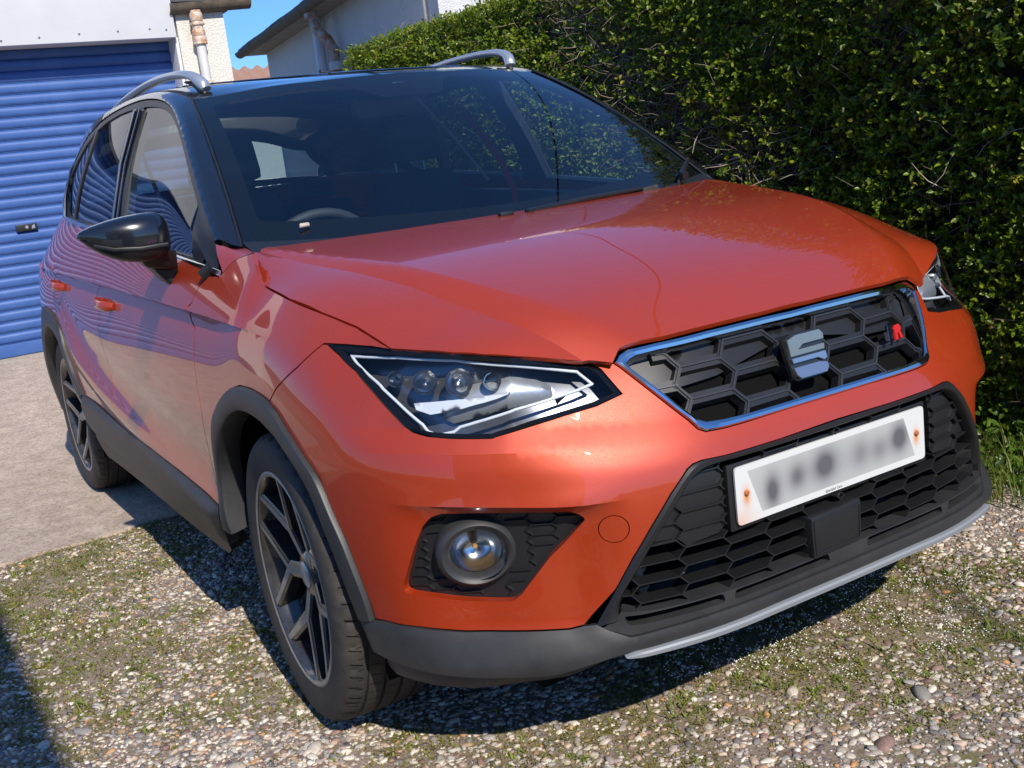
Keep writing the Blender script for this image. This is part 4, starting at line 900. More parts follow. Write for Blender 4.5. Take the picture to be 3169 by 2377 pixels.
# windscreen with printed black border
def band(name, outer, inner, m, parent, off):
    return panel(name, 'W', outer, m, parent, holes=[inner], step=.03, off=off, gap=0, hgap=0, flange=.002, smooth=60)
W0 = W_([(-1.0,0),( -.5,-.0),(0,-.0),(.5,0),(1.0,0),(1.0,.5),(1.0,1.0),(.5,1.0),(0,1.0),(-.5,1.0),(-1,1.0),(-1,.5)])
ws = panel('windscreen', 'W', W0, M['glass'], car, side=1, step=.04, gap=.002, flange=.005, smooth=60)
W1 = rounded(W_([(-.93,.125),(0,.105),(.93,.125),(.925,.93),(.30,.945),(.16,.80),(-.16,.80),(-.30,.945),(-.925,.93)]), .03, 4)
band('glass_border', W0, W1, M['void'], ws, -.006)
# base of the screen: scuttle and wipers
mb = MB()
for i in range(20):
    u0, u1 = -1+i*.1, -.9+i*.1
    a, b = screen(np.array(u0), np.array(.03)), screen(np.array(u1), np.array(.03))
    mb.hexa([(a[0],a[1]-.10,a[2]-.060),(b[0],b[1]-.10,b[2]-.060),(b[0],b[1]+.02,b[2]-.02),(a[0],a[1]+.02,a[2]-.02),(a[0],a[1]-.10,a[2]-.035),(b[0],b[1]-.10,b[2]-.035),(b[0],b[1]-.002,b[2]-.002),(a[0],a[1]-.002,a[2]-.002)])
mb.obj('scuttle_panel', M['satin'], car, smooth=40)
for (ua, wa), (ub, wb) in (((.80,.015),(.97,.085)), ((-.05,.002),(.55,.025))):
    A = Vector(screen(np.array(ua), np.array(wa))); B_ = Vector(screen(np.array(ub), np.array(wb))); n = Vector((0,-.5,.86))
    mb = MB(); mb.tube([A+n*.030+Vector((0,-.02,0)), A+n*.034, (A+B_)/2+n*.030, B_+n*.018], [.012,.010,.008,.006], 8); wp = mb.obj('wiper_arm', M['satin'], car, smooth=60)
    mb = MB(); mb.tube([A*.2+B_*.8+n*.010-(B_-A)*.9, B_+n*.010+(B_-A)*.15], .005, 6, ry=.009); mb.obj('wiper_blade', M['rubber'], wp, smooth=60)
mb = MB(); c = Vector((-.10,.16,1.030)); mb.box(c-Vector((.020,.010,.006)), c+Vector((.020,.010,.006))); mb.obj('washer_jet', M['satin'], car, bevel=.004)
# A-pillar bright line beside the screen
for sd_ in (-1, 1):
    pts = [Vector(screen(np.array(float(sd_)), np.array(float(t))))+Vector((.004*sd_,0,.003)) for t in np.linspace(0,1,24)]
    mb = MB(); mb.tube(pts, .0035, 6); mb.obj('screen_seal', M['satin'], car, smooth=60)
# tailgate
def tg(u, v): # u -1..1, v 0 top..1 bottom
    t = greenhouse(np.array(3.05), np.interp(1-abs(u), [0,.35,.5,1], [.3,2,3.2,6])); t = np.array([math.copysign(t[0],u), t[1], t[2]])
    s = np.interp(abs(u), [0,.6,.85,1], [SMAX-.001,4.86,4.68,4.50]); b = skin(np.array(s), np.array(1.16)); b = np.array([math.copysign(b[0],u), b[1], b[2]])
    return t*(1-v)+b*v+np.array([0,.04,.02])*math.sin(v*math.pi)
def tgrid(u0,u1,v0,v1,nu=14,nv=8):
    V = [tg(u0+(u1-u0)*i/nu, v0+(v1-v0)*j/nv) for j in range(nv+1) for i in range(nu+1)]
    return V, [(j*(nu+1)+i, j*(nu+1)+i+1, (j+1)*(nu+1)+i+1, (j+1)*(nu+1)+i) for j in range(nv) for i in range(nu)]
mb = MB()
for a in ((-1,-.88,0,1),(.88,1,0,1),(-.88,.88,0,.015),(-.88,.88,.88,1)): mb.add(*tgrid(*a))
tgo = mb.obj('tailgate', M['black'], car, smooth=50)
link('tailgate_window', mesh(*tgrid(-.875,.875,.02,.875)), M['privacy'], tgo, 60)
# --- door mirrors
for sd_ in (-1, 1):
    secs = [(1.078,.432,1.107,.004,.004),(1.062,.428,1.103,.020,.018),(1.03,.42,1.095,.038,.036),(.99,.412,1.089,.050,.050),(.95,.408,1.087,.056,.056),(.91,.41,1.087,.056,.057),(.885,.415,1.087,.050,.052),(.868,.425,1.086,.034,.038),(.862,.43,1.086,.012,.014)]
    n = 28; V = []; F = []
    for x, yc, zc, ry, rz in secs:
        for k in range(n):
            t = 2*math.pi*k/n; c_, s_ = math.cos(t), math.sin(t)
            y = yc + (ry*1.05 if c_ < 0 else ry*.55)*math.copysign(abs(c_)**.75, c_); z = zc + rz*math.copysign(abs(s_)**.8, s_)*(1.0 if s_ > 0 else 1.08)
            X_, Y_ = x-.028, y+.165
            V.append((X_*sd_, Y_, z))
    for j in range(len(secs)-1):
        for k in range(n): F.append((j*n+k, j*n+(k+1)%n, (j+1)*n+(k+1)%n, (j+1)*n+k))
    F += [tuple(range(n)), tuple((len(secs)-1)*n+k for k in range(n))]
    def half(cond, nm, m, par, grow=0.):
        fs = [f for f in F if cond(sum(V[i][2] for i in f)/len(f), sum(V[i][0] for i in f)/len(f)*sd_, f)]
        me = mesh(V, fs); bm = bmesh.new(); bm.from_mesh(me)
        bmesh.ops.delete(bm, geom=[v for v in bm.verts if not v.link_faces], context='VERTS')
        bmesh.ops.recalc_face_normals(bm, faces=bm.faces); bmesh.ops.subdivide_edges(bm, edges=bm.edges, cuts=1, use_grid_fill=True, smooth=.6); 
        bm.to_mesh(me); bm.free(); return link(nm, me, m, par, 50)
    seam = lambda x: np.interp(x+.028,[.86,.95,1.08],[1.078,1.078,1.1])
    if sd_ > 0: continue        # the far mirror is folded away and out of sight
    mir = half(lambda z, x, f: z > seam(x)-.002, 'door_mirror', M['black'], car)
    half(lambda z, x, f: z <= seam(x)-.002, 'mirror_lower', M['satin'], mir)
    if sd_ < 0:
     mb = MB(); mb.hexa([(.826*sd_,.575,.990),(.905*sd_,.580,1.008),(.900*sd_,.665,1.012),(.826*sd_,.680,.995),(.830*sd_,.545,1.045),(.935*sd_,.540,1.055),(.925*sd_,.635,1.055),(.830*sd_,.645,1.048)]); mb.obj('mirror_neck', M['satin'], mir, bevel=.012, smooth=50)
     mb = MB(); mb.hexa([(.785*sd_,.60,.935),(.838*sd_,.62,.945),(.835*sd_,.73,.950),(.785*sd_,.74,.940),(.795*sd_,.60,.985),(.885*sd_,.605,1.003),(.880*sd_,.715,1.008),(.795*sd_,.73,.990)]); mb.obj('mirror_foot', M['plastic'], mir, bevel=.010, smooth=50)
     mb = MB(); mb.tube([(.857*sd_,.517,1.062),(.922*sd_,.515,1.060),(.982*sd_,.533,1.066),(1.022*sd_,.557,1.080)], .003, 6, ry=.005); mb.obj('mirror_indicator', M['satin'], mir, smooth=60)
# --- cabin
cab = M['cloth']
mb = MB()
nx, ny = 24, 8
def dashz(x, t):
    y = .30+.42*t; hump = .030*math.exp(-((x+.36)/.17)**2)*math.exp(-((t-.75)/.35)**2)
    return (x, y, 1.000-.012*t+hump-.10*max(0,t-.86)*4)
V = [dashz(-.66+1.32*i/nx, j/ny) for j in range(ny+1) for i in range(nx+1)]; F = [(j*(nx+1)+i, j*(nx+1)+i+1, (j+1)*(nx+1)+i+1, (j+1)*(nx+1)+i) for j in range(ny) for i in range(nx)]
mb.add(V, F); mb.box((-.66,.62,.50),(.66,.70,.955)); mb.obj('dashboard', M['dash'], car, smooth=50)
# steering wheel
th = np.linspace(0, 2*math.pi, 41); cxs = Vector((-.37,.80,.905)); ax = Vector((0,-.35,.90)).normalized(); ax = Vector((0,.92,.38)).normalized()
e1 = Vector((1,0,0)); e2 = e1.cross(ax).normalized()
if e2.z < 0: e2 = -e2
mb = MB(); mb.tube([cxs+e1*.185*math.cos(t)+e2*.185*math.sin(t) for t in th], .015, 10, cap=False, up=tuple(ax)); sw = mb.obj('steering_wheel', M['dash'], car, smooth=60)
mb = MB(); mb.tube([cxs-e1*.17, cxs, cxs+e1*.17], [.02,.055,.02], 8, ry=.015); mb.tube([cxs, cxs-e2*.16], [.03,.018], 8); mb.obj('steering_spokes', M['dash'], sw, smooth=50)
mb = MB(); mb.hexa([(-.56,.60,.95),(-.18,.60,.95),(-.18,.72,.95),(-.56,.72,.95),(-.50,.66,1.045),(-.24,.66,1.045),(-.26,.71,1.03),(-.48,.71,1.03)]); mb.obj('instrument_hood', M['dash'], car, bevel=.03, smooth=60)
def seat(x, y, rear=False):
    mb = MB(); mb.hexa([(x-.22,y-.25,.48),(x+.22,y-.25,.48),(x+.22,y+.25,.48),(x-.22,y+.25,.48),(x-.22,y-.25,.66),(x+.22,y-.25,.66),(x+.22,y+.25,.62),(x-.22,y+.25,.62)])
    so_ = mb.obj('seat_cushion', cab, car, bevel=.05, smooth=60)
    mb = MB(); mb.hexa([(x-.23,y+.14,.62),(x+.23,y+.14,.62),(x+.23,y+.30,.62),(x-.23,y+.30,.62),(x-.17,y+.30,1.16),(x+.17,y+.30,1.16),(x+.16,y+.40,1.15),(x-.16,y+.40,1.15)]); mb.obj('seat_back', cab, so_, bevel=.05, smooth=60)
    mb = MB(); mb.hexa([(x-.13,y+.31,1.19),(x+.13,y+.31,1.19),(x+.13,y+.41,1.19),(x-.13,y+.41,1.19),(x-.11,y+.31,1.35),(x+.11,y+.31,1.35),(x+.10,y+.39,1.35),(x-.10,y+.39,1.35)]); mb.obj('head_restraint', cab, so_, bevel=.035, smooth=60)
    mb = MB(); mb.tube([(x-.06,y+.36,1.13),(x-.06,y+.36,1.22)], .007, 6); mb.tube([(x+.06,y+.36,1.13),(x+.06,y+.36,1.22)], .007, 6); mb.obj('restraint_post', M['lampgrey'], so_, smooth=60)
seat(-.36, 1.22); seat(.36, 1.22)
mb = MB(); mb.hexa([(-.58,2.05,.48),(.58,2.05,.48),(.58,2.5,.48),(-.58,2.5,.48),(-.58,2.05,.68),(.58,2.05,.68),(.58,2.5,.66),(-.58,2.5,.66)]); rs_ = mb.obj('rear_bench', cab, car, bevel=.04, smooth=60)
mb = MB(); mb.hexa([(-.58,2.42,.62),(.58,2.42,.62),(.58,2.55,.62),(-.58,2.55,.62),(-.54,2.58,1.07),(.54,2.58,1.07),(.54,2.68,1.07),(-.54,2.68,1.07)]); mb.obj('bench_back', cab, rs_, bevel=.04, smooth=60)
for x in (-.36,.36,0):
    mb = MB(); mb.hexa([(x-.12,2.58,1.08),(x+.12,2.58,1.08),(x+.12,2.66,1.08),(x-.12,2.66,1.08),(x-.10,2.60,1.17),(x+.10,2.60,1.17),(x+.10,2.66,1.17),(x-.10,2.66,1.17)]); mb.obj('head_restraint', cab, rs_, bevel=.03, smooth=60)
# inner door cards, headlining, interior mirror, belts
for sd_ in (-1, 1):
    mb = MB(); mb.hexa([(.70*sd_,.35,.35),(.80*sd_,.35,.35),(.80*sd_,2.9,.35),(.70*sd_,2.9,.35),(.70*sd_,.40,.985),(.765*sd_,.40,.985),(.74*sd_,2.7,1.10),(.68*sd_,2.7,1.10)]); mb.obj('door_card', M['dash'], car, bevel=.01)
    P = [(.628,1.60,1.36),(.632,1.53,1.30),(.640,1.393,1.172),(.645,1.31,1.04),(.62,1.28,.90)]
    mb = MB(); mb.tube([(x*sd_,y,z) for x,y,z in P], .021, 6, ry=.002, up=(1,0,0)); mb.obj('seat_belt', mat('red_webbing', (.50,.035,.02), rough=.7) if sd_ > 0 else M['satin'], car, smooth=60)
V = []; nx, ny = 12, 16
for j in range(ny+1):
    y = 1.0+1.65*j/ny
    for i in range(nx+1):
        p = greenhouse(np.array(y), np.array(2.2+3.8*(1-abs(1-2*i/nx)))); V.append((math.copysign(p[0]-.015, i-nx/2) if i != nx/2 else 0, y, p[2]-.018))
F = [(j*(nx+1)+i, j*(nx+1)+i+1, (j+1)*(nx+1)+i+1, (j+1)*(nx+1)+i) for j in range(ny) for i in range(nx)]
link('headlining', mesh(V, F), M['cloth'], car, 60)
mb = MB(); mb.hexa([(-.125,.935,1.325),(.115,.915,1.325),(.115,.945,1.320),(-.125,.965,1.320),(-.13,.925,1.395),(.12,.905,1.395),(.12,.935,1.395),(-.13,.955,1.395)]); im = mb.obj('interior_mirror', M['satin'], car, bevel=.012, smooth=60)
mb = MB(); mb.box((-.02,.86,1.39),(.02,.92,1.43)); mb.obj('mirror_stalk', M['satin'], im, bevel=.006)
mb = MB(); mb.lathe([(0,-.03),(.022,-.026),(.028,0),(.020,.02),(.012,.03),(.012,.10)], 14, 'z', (.0,1.02,.80)); mb.obj('gear_lever', M['dash'], car, smooth=60)
mb = MB(); mb.box((-.10,.72,.45),(.10,1.9,.70)); mb.obj('centre_console', M['dash'], car, bevel=.02)
# --- wheelhouses
for sd_ in (-1, 1):
    for yc in (0, 2.566):
        mb = MB(); mb.lathe([(.385,.835 if yc else .815),(.385,.56)], 24, 'x', (0,yc,.335), R(-20), R(200)); 
        me = mb.mesh(recalc=False); me.transform(Matrix.Diagonal((sd_,1,1,1))); link('wheel_liner', me, M['void'], car, 60)
        mb = MB(); mb.box((.55*sd_-.005,yc-.40,.25),(.55*sd_+.005,yc+.40,.74)); mb.obj('liner_wall', M['void'], car)
# --- wheels
def tyre_mesh():
    n = 216; RO = .327; prof = []   # (r, x) x outwards positive
    def P(r, x): prof.append((r, x))
    P(.2385,.094); P(.243,.1025); P(.250,.1045); P(.262,.1075); P(.280,.1095); P(.296,.1080); P(.306,.1045); P(.3135,.0990); P(.3190,.0920); P(.3228,.0840)
    P(.3245,.076); P(.3252,.0655)
    g = [(.0640,.0540),(.0245,.0145),(-.0145,-.0245),(-.0540,-.0640)]
    for a, b in g:
        P(.3262 if abs(a) < .05 else .3253, a); P(.3190, a-.0012); P(.3190, b+.0012); P(.3265 if abs(b)<.05 else .3255, b)
    P(.3245,-.076); P(.3228,-.084); P(.3135,-.099); P(.296,-.108); P(.262,-.1075); P(.2385,-.094)
    m = len(prof); V = np.zeros((m*n, 3)); k = np.arange(n)
    for j, (r, x) in enumerate(prof):
        rr = np.full(n, r)
        cut = (k % 6) == 0
        if .075 <= abs(x) <= .0925: rr = np.where(cut, r-.0045, rr)
        xx = np.full(n, x); 
        t = 2*np.pi*k/n
        V[j*n:(j+1)*n] = np.stack([xx, rr*np.cos(t), rr*np.sin(t)], -1)
    F = []
    for j in range(m-1):
        a = j*n+k; b = j*n+(k+1)%n; c = (j+1)*n+(k+1)%n; d = (j+1)*n+k; F.append(np.stack([a,b,c,d],-1))
    return tris_mesh(V, np.concatenate(F))
def sipes_mesh():
    mb = MB()
    for rib in ((.0655,.078),(.0265,.052),(-.0125,.0125)):
        for k in range(72):
            t0 = 2*math.pi*k/72; c = []
            for x, dt in ((rib[0],.0),(rib[1],.022 if rib[0]<.06 else .002)):
                for w_ in (-.0016,.0016):
                    t = t0+dt+w_; r = .3268 if x < .06 else .3258; c.append((x, r*math.cos(t), r*math.sin(t)))
            mb.add([c[0],c[1],c[3],c[2]], [(0,1,2,3)])
    xs = [.0680,.0755,.0830,.0890,.0935]; rs = [.3258,.3248,.3232,.3214,.3182]
    for k in range(60):
        for sg in (-1, 1):
            t0 = 2*math.pi*k/60; V = []
            for i, (x, r) in enumerate(zip(xs, rs)):
                tt_ = t0+.020*math.sin(i/4*1.5)
                for w_ in (-.0034,.0034): V.append((x*sg, (r+.0004)*math.cos(tt_+w_), (r+.0004)*math.sin(tt_+w_)))
            mb.add(V, [(2*i,2*i+1,2*i+3,2*i+2) for i in range(4)])
    return mb.mesh(recalc=False)
def rim_parts():
    mb = MB()  # barrel and lip
    mb.lathe([(.2385,.094),(.2420,.0985),(.2425,.1015),(.2385,.1030),(.2330,.1010),(.2290,.0960),(.2250,.080),(.2180,.060),(.212,.02),(.212,-.09),(.238,-.094)], 72, 'x')
    barrel = mb.mesh()
    lip = MB(); lip.lathe([(.2421,.0992),(.2427,.1019),(.2385,.1036),(.2318,.1014)], 72, 'x'); lipm = lip.mesh()
    def disc(r): # face offset along the axis
        return float(np.interp(r, [0,.05,.10,.20,.232], [.062,.066,.075,.091,.097]))
    face = MB(); body = MB(); fin = MB()
    def bar(A, B_, w0, w1):
        """spoke arm between two wheel-plane points"""
        A = np.array(A); B_ = np.array(B_); d = B_-A; l = np.linalg.norm(d); n = np.array([-d[1], d[0]])/l
        N = 5; T = []; Bt = []
        for i in range(N+1):
            t = i/N; c = A+d*t; w_ = w0+(w1-w0)*t; r = np.linalg.norm(c); h = disc(r)
            T.append((c-n*w_/2, c+n*w_/2, h)); Bt.append((c-n*(w_/2+.0075), c+n*(w_/2+.0075), h-.034, h-.0035))
        V = []; 
        for a, b, h in T: V += [(h, a[0], a[1]), (h, b[0], b[1])]
        face.add([(v[0]+.0006, v[1], v[2]) for v in V], [(2*i, 2*i+1, 2*i+3, 2*i+2) for i in range(N)])
        V = []
        for (a, b, h), (c, e, hb, hs) in zip(T, Bt): V += [(h, a[0], a[1]), (h, b[0], b[1]), (hs, e[0]*.999, e[1]*.999), (hb, e[0], e[1]), (hb, c[0], c[1]), (hs, c[0]*.999, c[1]*.999)]
        F = []
        for i in range(N):
            for k in range(6): F.append((6*i+k, 6*i+(k+1)%6, 6*i+6+(k+1)%6, 6*i+6+k))
        F += [tuple(range(6)), tuple(6*N+k for k in range(6))]; body.add(V, F)
    P_ = lambda r, a: (r*math.cos(R(a)), r*math.sin(R(a)))   # angle 0 = forward once mounted, 90 = up
    for k in range(5):
        a = 43.5+72*k
        f = P_(.118, a); bar(P_(.030, a-14 if False else a), f, .022, .024)
        for s in (-1, 1): bar(P_(.112, a+s*3), P_(.2315, a+s*24.5), .019, .013)
        # slim dark fins lying back between the spokes
        for s in (-1, 1):
            A, B_ = np.array(P_(.06, a+36+s*5)), np.array(P_(.222, a+36+s*5.5)); d = B_-A; n = np.array([-d[1], d[0]])/np.linalg.norm(d)*.0075
            h0, h1 = .040, .052; fin.hexa([(h0-.02,*(A-n)),(h1-.02,*(B_-n)),(h1-.02,*(B_+n)),(h0-.02,*(A+n)),(h0,*(A-n*.5)),(h1,*(B_-n*.5)),(h1,*(B_+n*.5)),(h0,*(A+n*.5))])
    hub = MB(); hub.lathe([(.058,.030),(.056,.058),(.046,.066),(.034,.068),(.031,.064)], 30, 'x')
    cap = MB(); cap.lathe([(.0305,.060),(.0300,.0695),(.027,.0715),(.0001,.0725)], 30, 'x')
    disc_ = MB(); disc_.lathe([(.03,-.01),(.138,-.010),(.138,-.032),(.03,-.032)], 48, 'x')
    return barrel, lipm, body.mesh(), face.mesh(recalc=False), fin.mesh(), hub.mesh(), cap.mesh(), disc_.mesh()
TM, SM_ = tyre_mesh(), sipes_mesh(); RP = rim_parts()
steel = mat('brake_steel', (.25,.24,.23), rough=.4, metal=.8, var=(30,.2,(.14,.11,.09)))
for me_, m_, sm in ((TM, M['rubber'], 28), (SM_, M['void'], 60), (RP[0], M['rimblack'], 35), (RP[1], M['rimface'], 40), (RP[2], M['rimblack'], 25), (RP[3], M['rimface'], 30), (RP[4], M['rimblack'], 25), (RP[5], M['rimblack'], 35), (RP[6], M['silver'], 35), (RP[7], steel, 35)):
    me_.materials.append(m_); me_.polygons.foreach_set('use_smooth', [True]*len(me_.polygons)); me_.set_sharp_from_angle(angle=R(sm))
for sd_, yc, steer, rot_ in ((-1,0,STEER,0),(1,0,STEER,20),(-1,2.566,0,ROT_R),(1,2.566,0,50)):
    wh = bpy.data.objects.new('wheel', TM); C.objects.link(wh); wh.parent = car
    base = Matrix.Translation((sd_*.752, yc, .3265)) @ Matrix.Rotation(R(steer), 4, 'Z')
    mm = Matrix.Diagonal((sd_,1,1,1))
    # spin about the axle
    wh.matrix_local = base @ (Matrix.Rotation(math.pi, 4, 'Z') if sd_ < 0 else Matrix.Identity(4)) @ Matrix.Rotation(R(rot_), 4, 'X')
    for nm, me_ in zip(('tread_sipes','rim','rim_lip','rim_spokes','spoke_face','rim_fins','wheel_hub','hub_cap','brake_disc'), (SM_,)+RP):
        ob = bpy.data.objects.new(nm, me_); C.objects.link(ob); ob.parent = wh
        if nm == 'tread_sipes': ob['kind'] = 'stuff'

lf = Vector(screen(np.array(-.80), np.array(.075)))+Vector((0,-.006,.008)); mb = MB(); mb.hexa([lf+Vector(q) for q in ((-.014,-.003,-.004),(.013,-.002,-.003),(.015,.004,.004),(-.011,.003,.004),(-.012,-.005,-.001),(.011,-.004,0),(.012,.002,.006),(-.010,.001,.006))])
mb.obj('pale_mark', mat('pale_mark', (.45,.38,.30), rough=.9), None, smooth=60, label='small pale beige mark low on the windscreen', category='mark')  # thin pale lump added for a small beige mark on the glass
# ================================================================= SETTING
def gz(x, y):
    """ground height: level under the car, rising a little to the garage, faint lumps"""
    x = np.asarray(x, float); y = np.asarray(y, float)
    h = .19*sstep(3.2, 6.2, y) 
    return h + .004*np.sin(x*3.1+1)*np.cos(y*2.3) - .004
def ground_mat(name, base, col2, col3, moss):
    m = bpy.data.materials.new(name); m.use_nodes = True; t = m.node_tree; p = t.nodes['Principled BSDF']; p.inputs['Roughness'].default_value = .95; p.inputs['Specular IOR Level'].default_value = .2
    tc = t.nodes.new('ShaderNodeTexCoord')
    def noise(s, d=6, r=.6):
        n = t.nodes.new('ShaderNodeTexNoise'); n.inputs['Scale'].default_value = s; n.inputs['Detail'].default_value = d; n.inputs['Roughness'].default_value = r; t.links.new(tc.outputs['Object'], n.inputs['Vector']); return n.outputs[0]
    def ramp(f, a, b, c1, c2):
        r = t.nodes.new('ShaderNodeValToRGB'); e = r.color_ramp.elements; e[0].position = a; e[1].position = b; e[0].color = (*c1,1); e[1].color = (*c2,1); t.links.new(f, r.inputs[0]); return r.outputs[0]
    def mixc(f, a, b):
        x = t.nodes.new('ShaderNodeMix'); x.data_type = 'RGBA'; t.links.new(f, x.inputs[0]); t.links.new(a, x.inputs[6])
        if isinstance(b, tuple): x.inputs[7].default_value = (*b,1)
        else: t.links.new(b, x.inputs[7])
        return x.outputs[2]
    c = ramp(noise(9, 8, .7), .35, .65, base, col2)
    v = t.nodes.new('ShaderNodeTexVoronoi'); v.inputs['Scale'].default_value = 210; t.links.new(tc.outputs['Object'], v.inputs['Vector'])
    sp = t.nodes.new('ShaderNodeValToRGB'); e = sp.color_ramp.elements; e[0].position = .0; e[0].color = (.06,.055,.05,1); e[1].position = 1; e[1].color = (*col3,1)
    for q, cc in ((.3,(.30,.17,.10)),(.5,(.16,.13,.12)),(.75,(.38,.33,.27))):
        k = e.new(q); k.color = (*cc,1)
    sx = t.nodes.new('ShaderNodeSeparateColor'); t.links.new(v.outputs['Color'], sx.inputs[0]); t.links.new(sx.outputs[0], sp.inputs[0])
    f = t.nodes.new('ShaderNodeMath'); f.operation = 'MULTIPLY'; f.inputs[1].default_value = moss[1]; f.use_clamp = True
    mr = t.nodes.new('ShaderNodeMapRange'); mr.inputs[1].default_value = .42; mr.inputs[2].default_value = .62; t.links.new(noise(60, 4), mr.inputs[0]); t.links.new(mr.outputs[0], f.inputs[0])
    c = mixc(f.outputs[0], c, sp.outputs[0])
    if moss[0] > 0:
        mr = t.nodes.new('ShaderNodeMapRange'); mr.inputs[1].default_value = .48; mr.inputs[2].default_value = .60; mr.inputs[4].default_value = moss[0]; t.links.new(noise(3.2, 10, .72), mr.inputs[0])
        c = mixc(mr.outputs[0], c, (.17,.155,.045))
    t.links.new(c, p.inputs['Base Color'])
    b = t.nodes.new('ShaderNodeBump'); b.inputs['Strength'].default_value = .9; b.inputs['Distance'].default_value = .006; t.links.new(noise(150, 6, .75), b.inputs['Height']); t.links.new(b.outputs[0], p.inputs['Normal'])
    return m
def sheet(name, x0, x1, y0, y1, nx, ny, dz, m, **props):
    X, Y = np.meshgrid(np.linspace(x0,x1,nx), np.linspace(y0,y1,ny)); Z = gz(X, Y)+dz
    V = np.stack([X.ravel(), Y.ravel(), Z.ravel()], -1); F = [(j*nx+i, j*nx+i+1, (j+1)*nx+i+1, (j+1)*nx+i) for j in range(ny-1) for i in range(nx-1)]
    return link(name, mesh(V, F), m, None, 60, **props)
soil = ground_mat('pebbly_soil', (.25,.19,.14), (.35,.28,.215), (.42,.39,.35), (.75,.6))
sheet('ground', -7, 9, -9, 15, 161, 241, 0, soil, kind='structure')
mb = MB(); mb.add([(-400,-400,-.12),(400,-400,-.12),(400,500,-.12),(-400,500,-.12)], [(0,1,2,3)]); mb.obj('surrounding_land', mat('far_grass', (.06,.08,.03), rough=1), None, kind='structure')
conc = ground_mat('washed_concrete', (.40,.32,.25), (.62,.50,.40), (.68,.62,.55), (0,.6))
# the concrete slabs in front of the garage, three bays with open joints
def slab(x0, x1, y0, y1, edge=None):
    nx, ny = max(2,int((x1-x0)/.12)), max(2,int((y1-y0)/.12)); X, Y = np.meshgrid(np.linspace(x0,x1,nx), np.linspace(y0,y1,ny))
    if edge: Y[0] += np.array([.012*math.sin(7*x)+.014*math.sin(17*x+2) for x in X[0]])
    Z = gz(X,Y)+.010; V = np.stack([X.ravel(),Y.ravel(),Z.ravel()],-1); F = [(j*nx+i,j*nx+i+1,(j+1)*nx+i+1,(j+1)*nx+i) for j in range(ny-1) for i in range(nx-1)]
    n = len(V); ring = [i for i in range(nx)]+[j*nx+nx-1 for j in range(1,ny)]+[(ny-1)*nx+i for i in range(nx-2,-1,-1)]+[j*nx for j in range(ny-2,0,-1)]
    V = np.concatenate([V, V[ring]-[0,0,.05]]); k = len(ring); F += [(ring[i], n+i, n+(i+1)%k, ring[(i+1)%k]) for i in range(k)]
    return V, F
forecourt = None
for q in ((-3.4,1.45,1.82,3.05,True),(-3.4,1.45,3.058,4.42,False),(-3.4,1.45,4.428,6.06,False)):
    s_ = link('concrete_forecourt' if forecourt is None else 'slab', mesh(*slab(*q)), conc, forecourt, 30, **({'kind':'structure'} if forecourt is None else {}))
    if forecourt is None: forecourt = s_
# ---------------------------------------------------------------- pebbles, moss and small plants
def hash_noise(x, y, s, seed=0):
    """smooth value noise"""
    g = np.random.default_rng(seed).random((64,64)); u, v = x*s, y*s; i, j = np.floor(u).astype(int), np.floor(v).astype(int); fu, fv = u-i, v-j
    fu, fv = fu*fu*(3-2*fu), fv*fv*(3-2*fv); G_ = lambda a, b: g[a%64, b%64]
    return (G_(i,j)*(1-fu)+G_(i+1,j)*fu)*(1-fv)+(G_(i,j+1)*(1-fu)+G_(i+1,j+1)*fu)*fv
def moss_mask(x, y):
    n = .55*hash_noise(x+9, y+9, 2.1, 1)+.3*hash_noise(x+9, y+9, 6.3, 2)+.15*hash_noise(x+9, y+9, 19, 3)
    front = np.exp(-(((x-.30)/.46)**2+((y+.86)/.42)**2)); left = 1.5*np.exp(-(((x+1.22)/.20)**2+((y-1.0)/.65)**2)); mid = np.exp(-(((x+.62)/.25)**2+((y+.5)/.4)**2))
    rear = np.exp(-(((x+1.15)/.35)**2+((y-1.45)/.20)**2))
    return n + .42*front + .17*left + .10*rear - .10*mid - .05
ico = bmesh.new(); bmesh.ops.create_icosphere(ico, subdivisions=1, radius=1); IV = np.array([v.co[:] for v in ico.verts]); IF = np.array([[v.index for v in f.verts] for f in ico.faces]); ico.free()
bm2 = bmesh.new(); bmesh.ops.create_icosphere(bm2, subdivisions=2, radius=1); IV2 = np.array([v.co[:] for v in bm2.verts]); IF2 = np.array([[v.index for v in f.verts] for f in bm2.faces]); bm2.free()
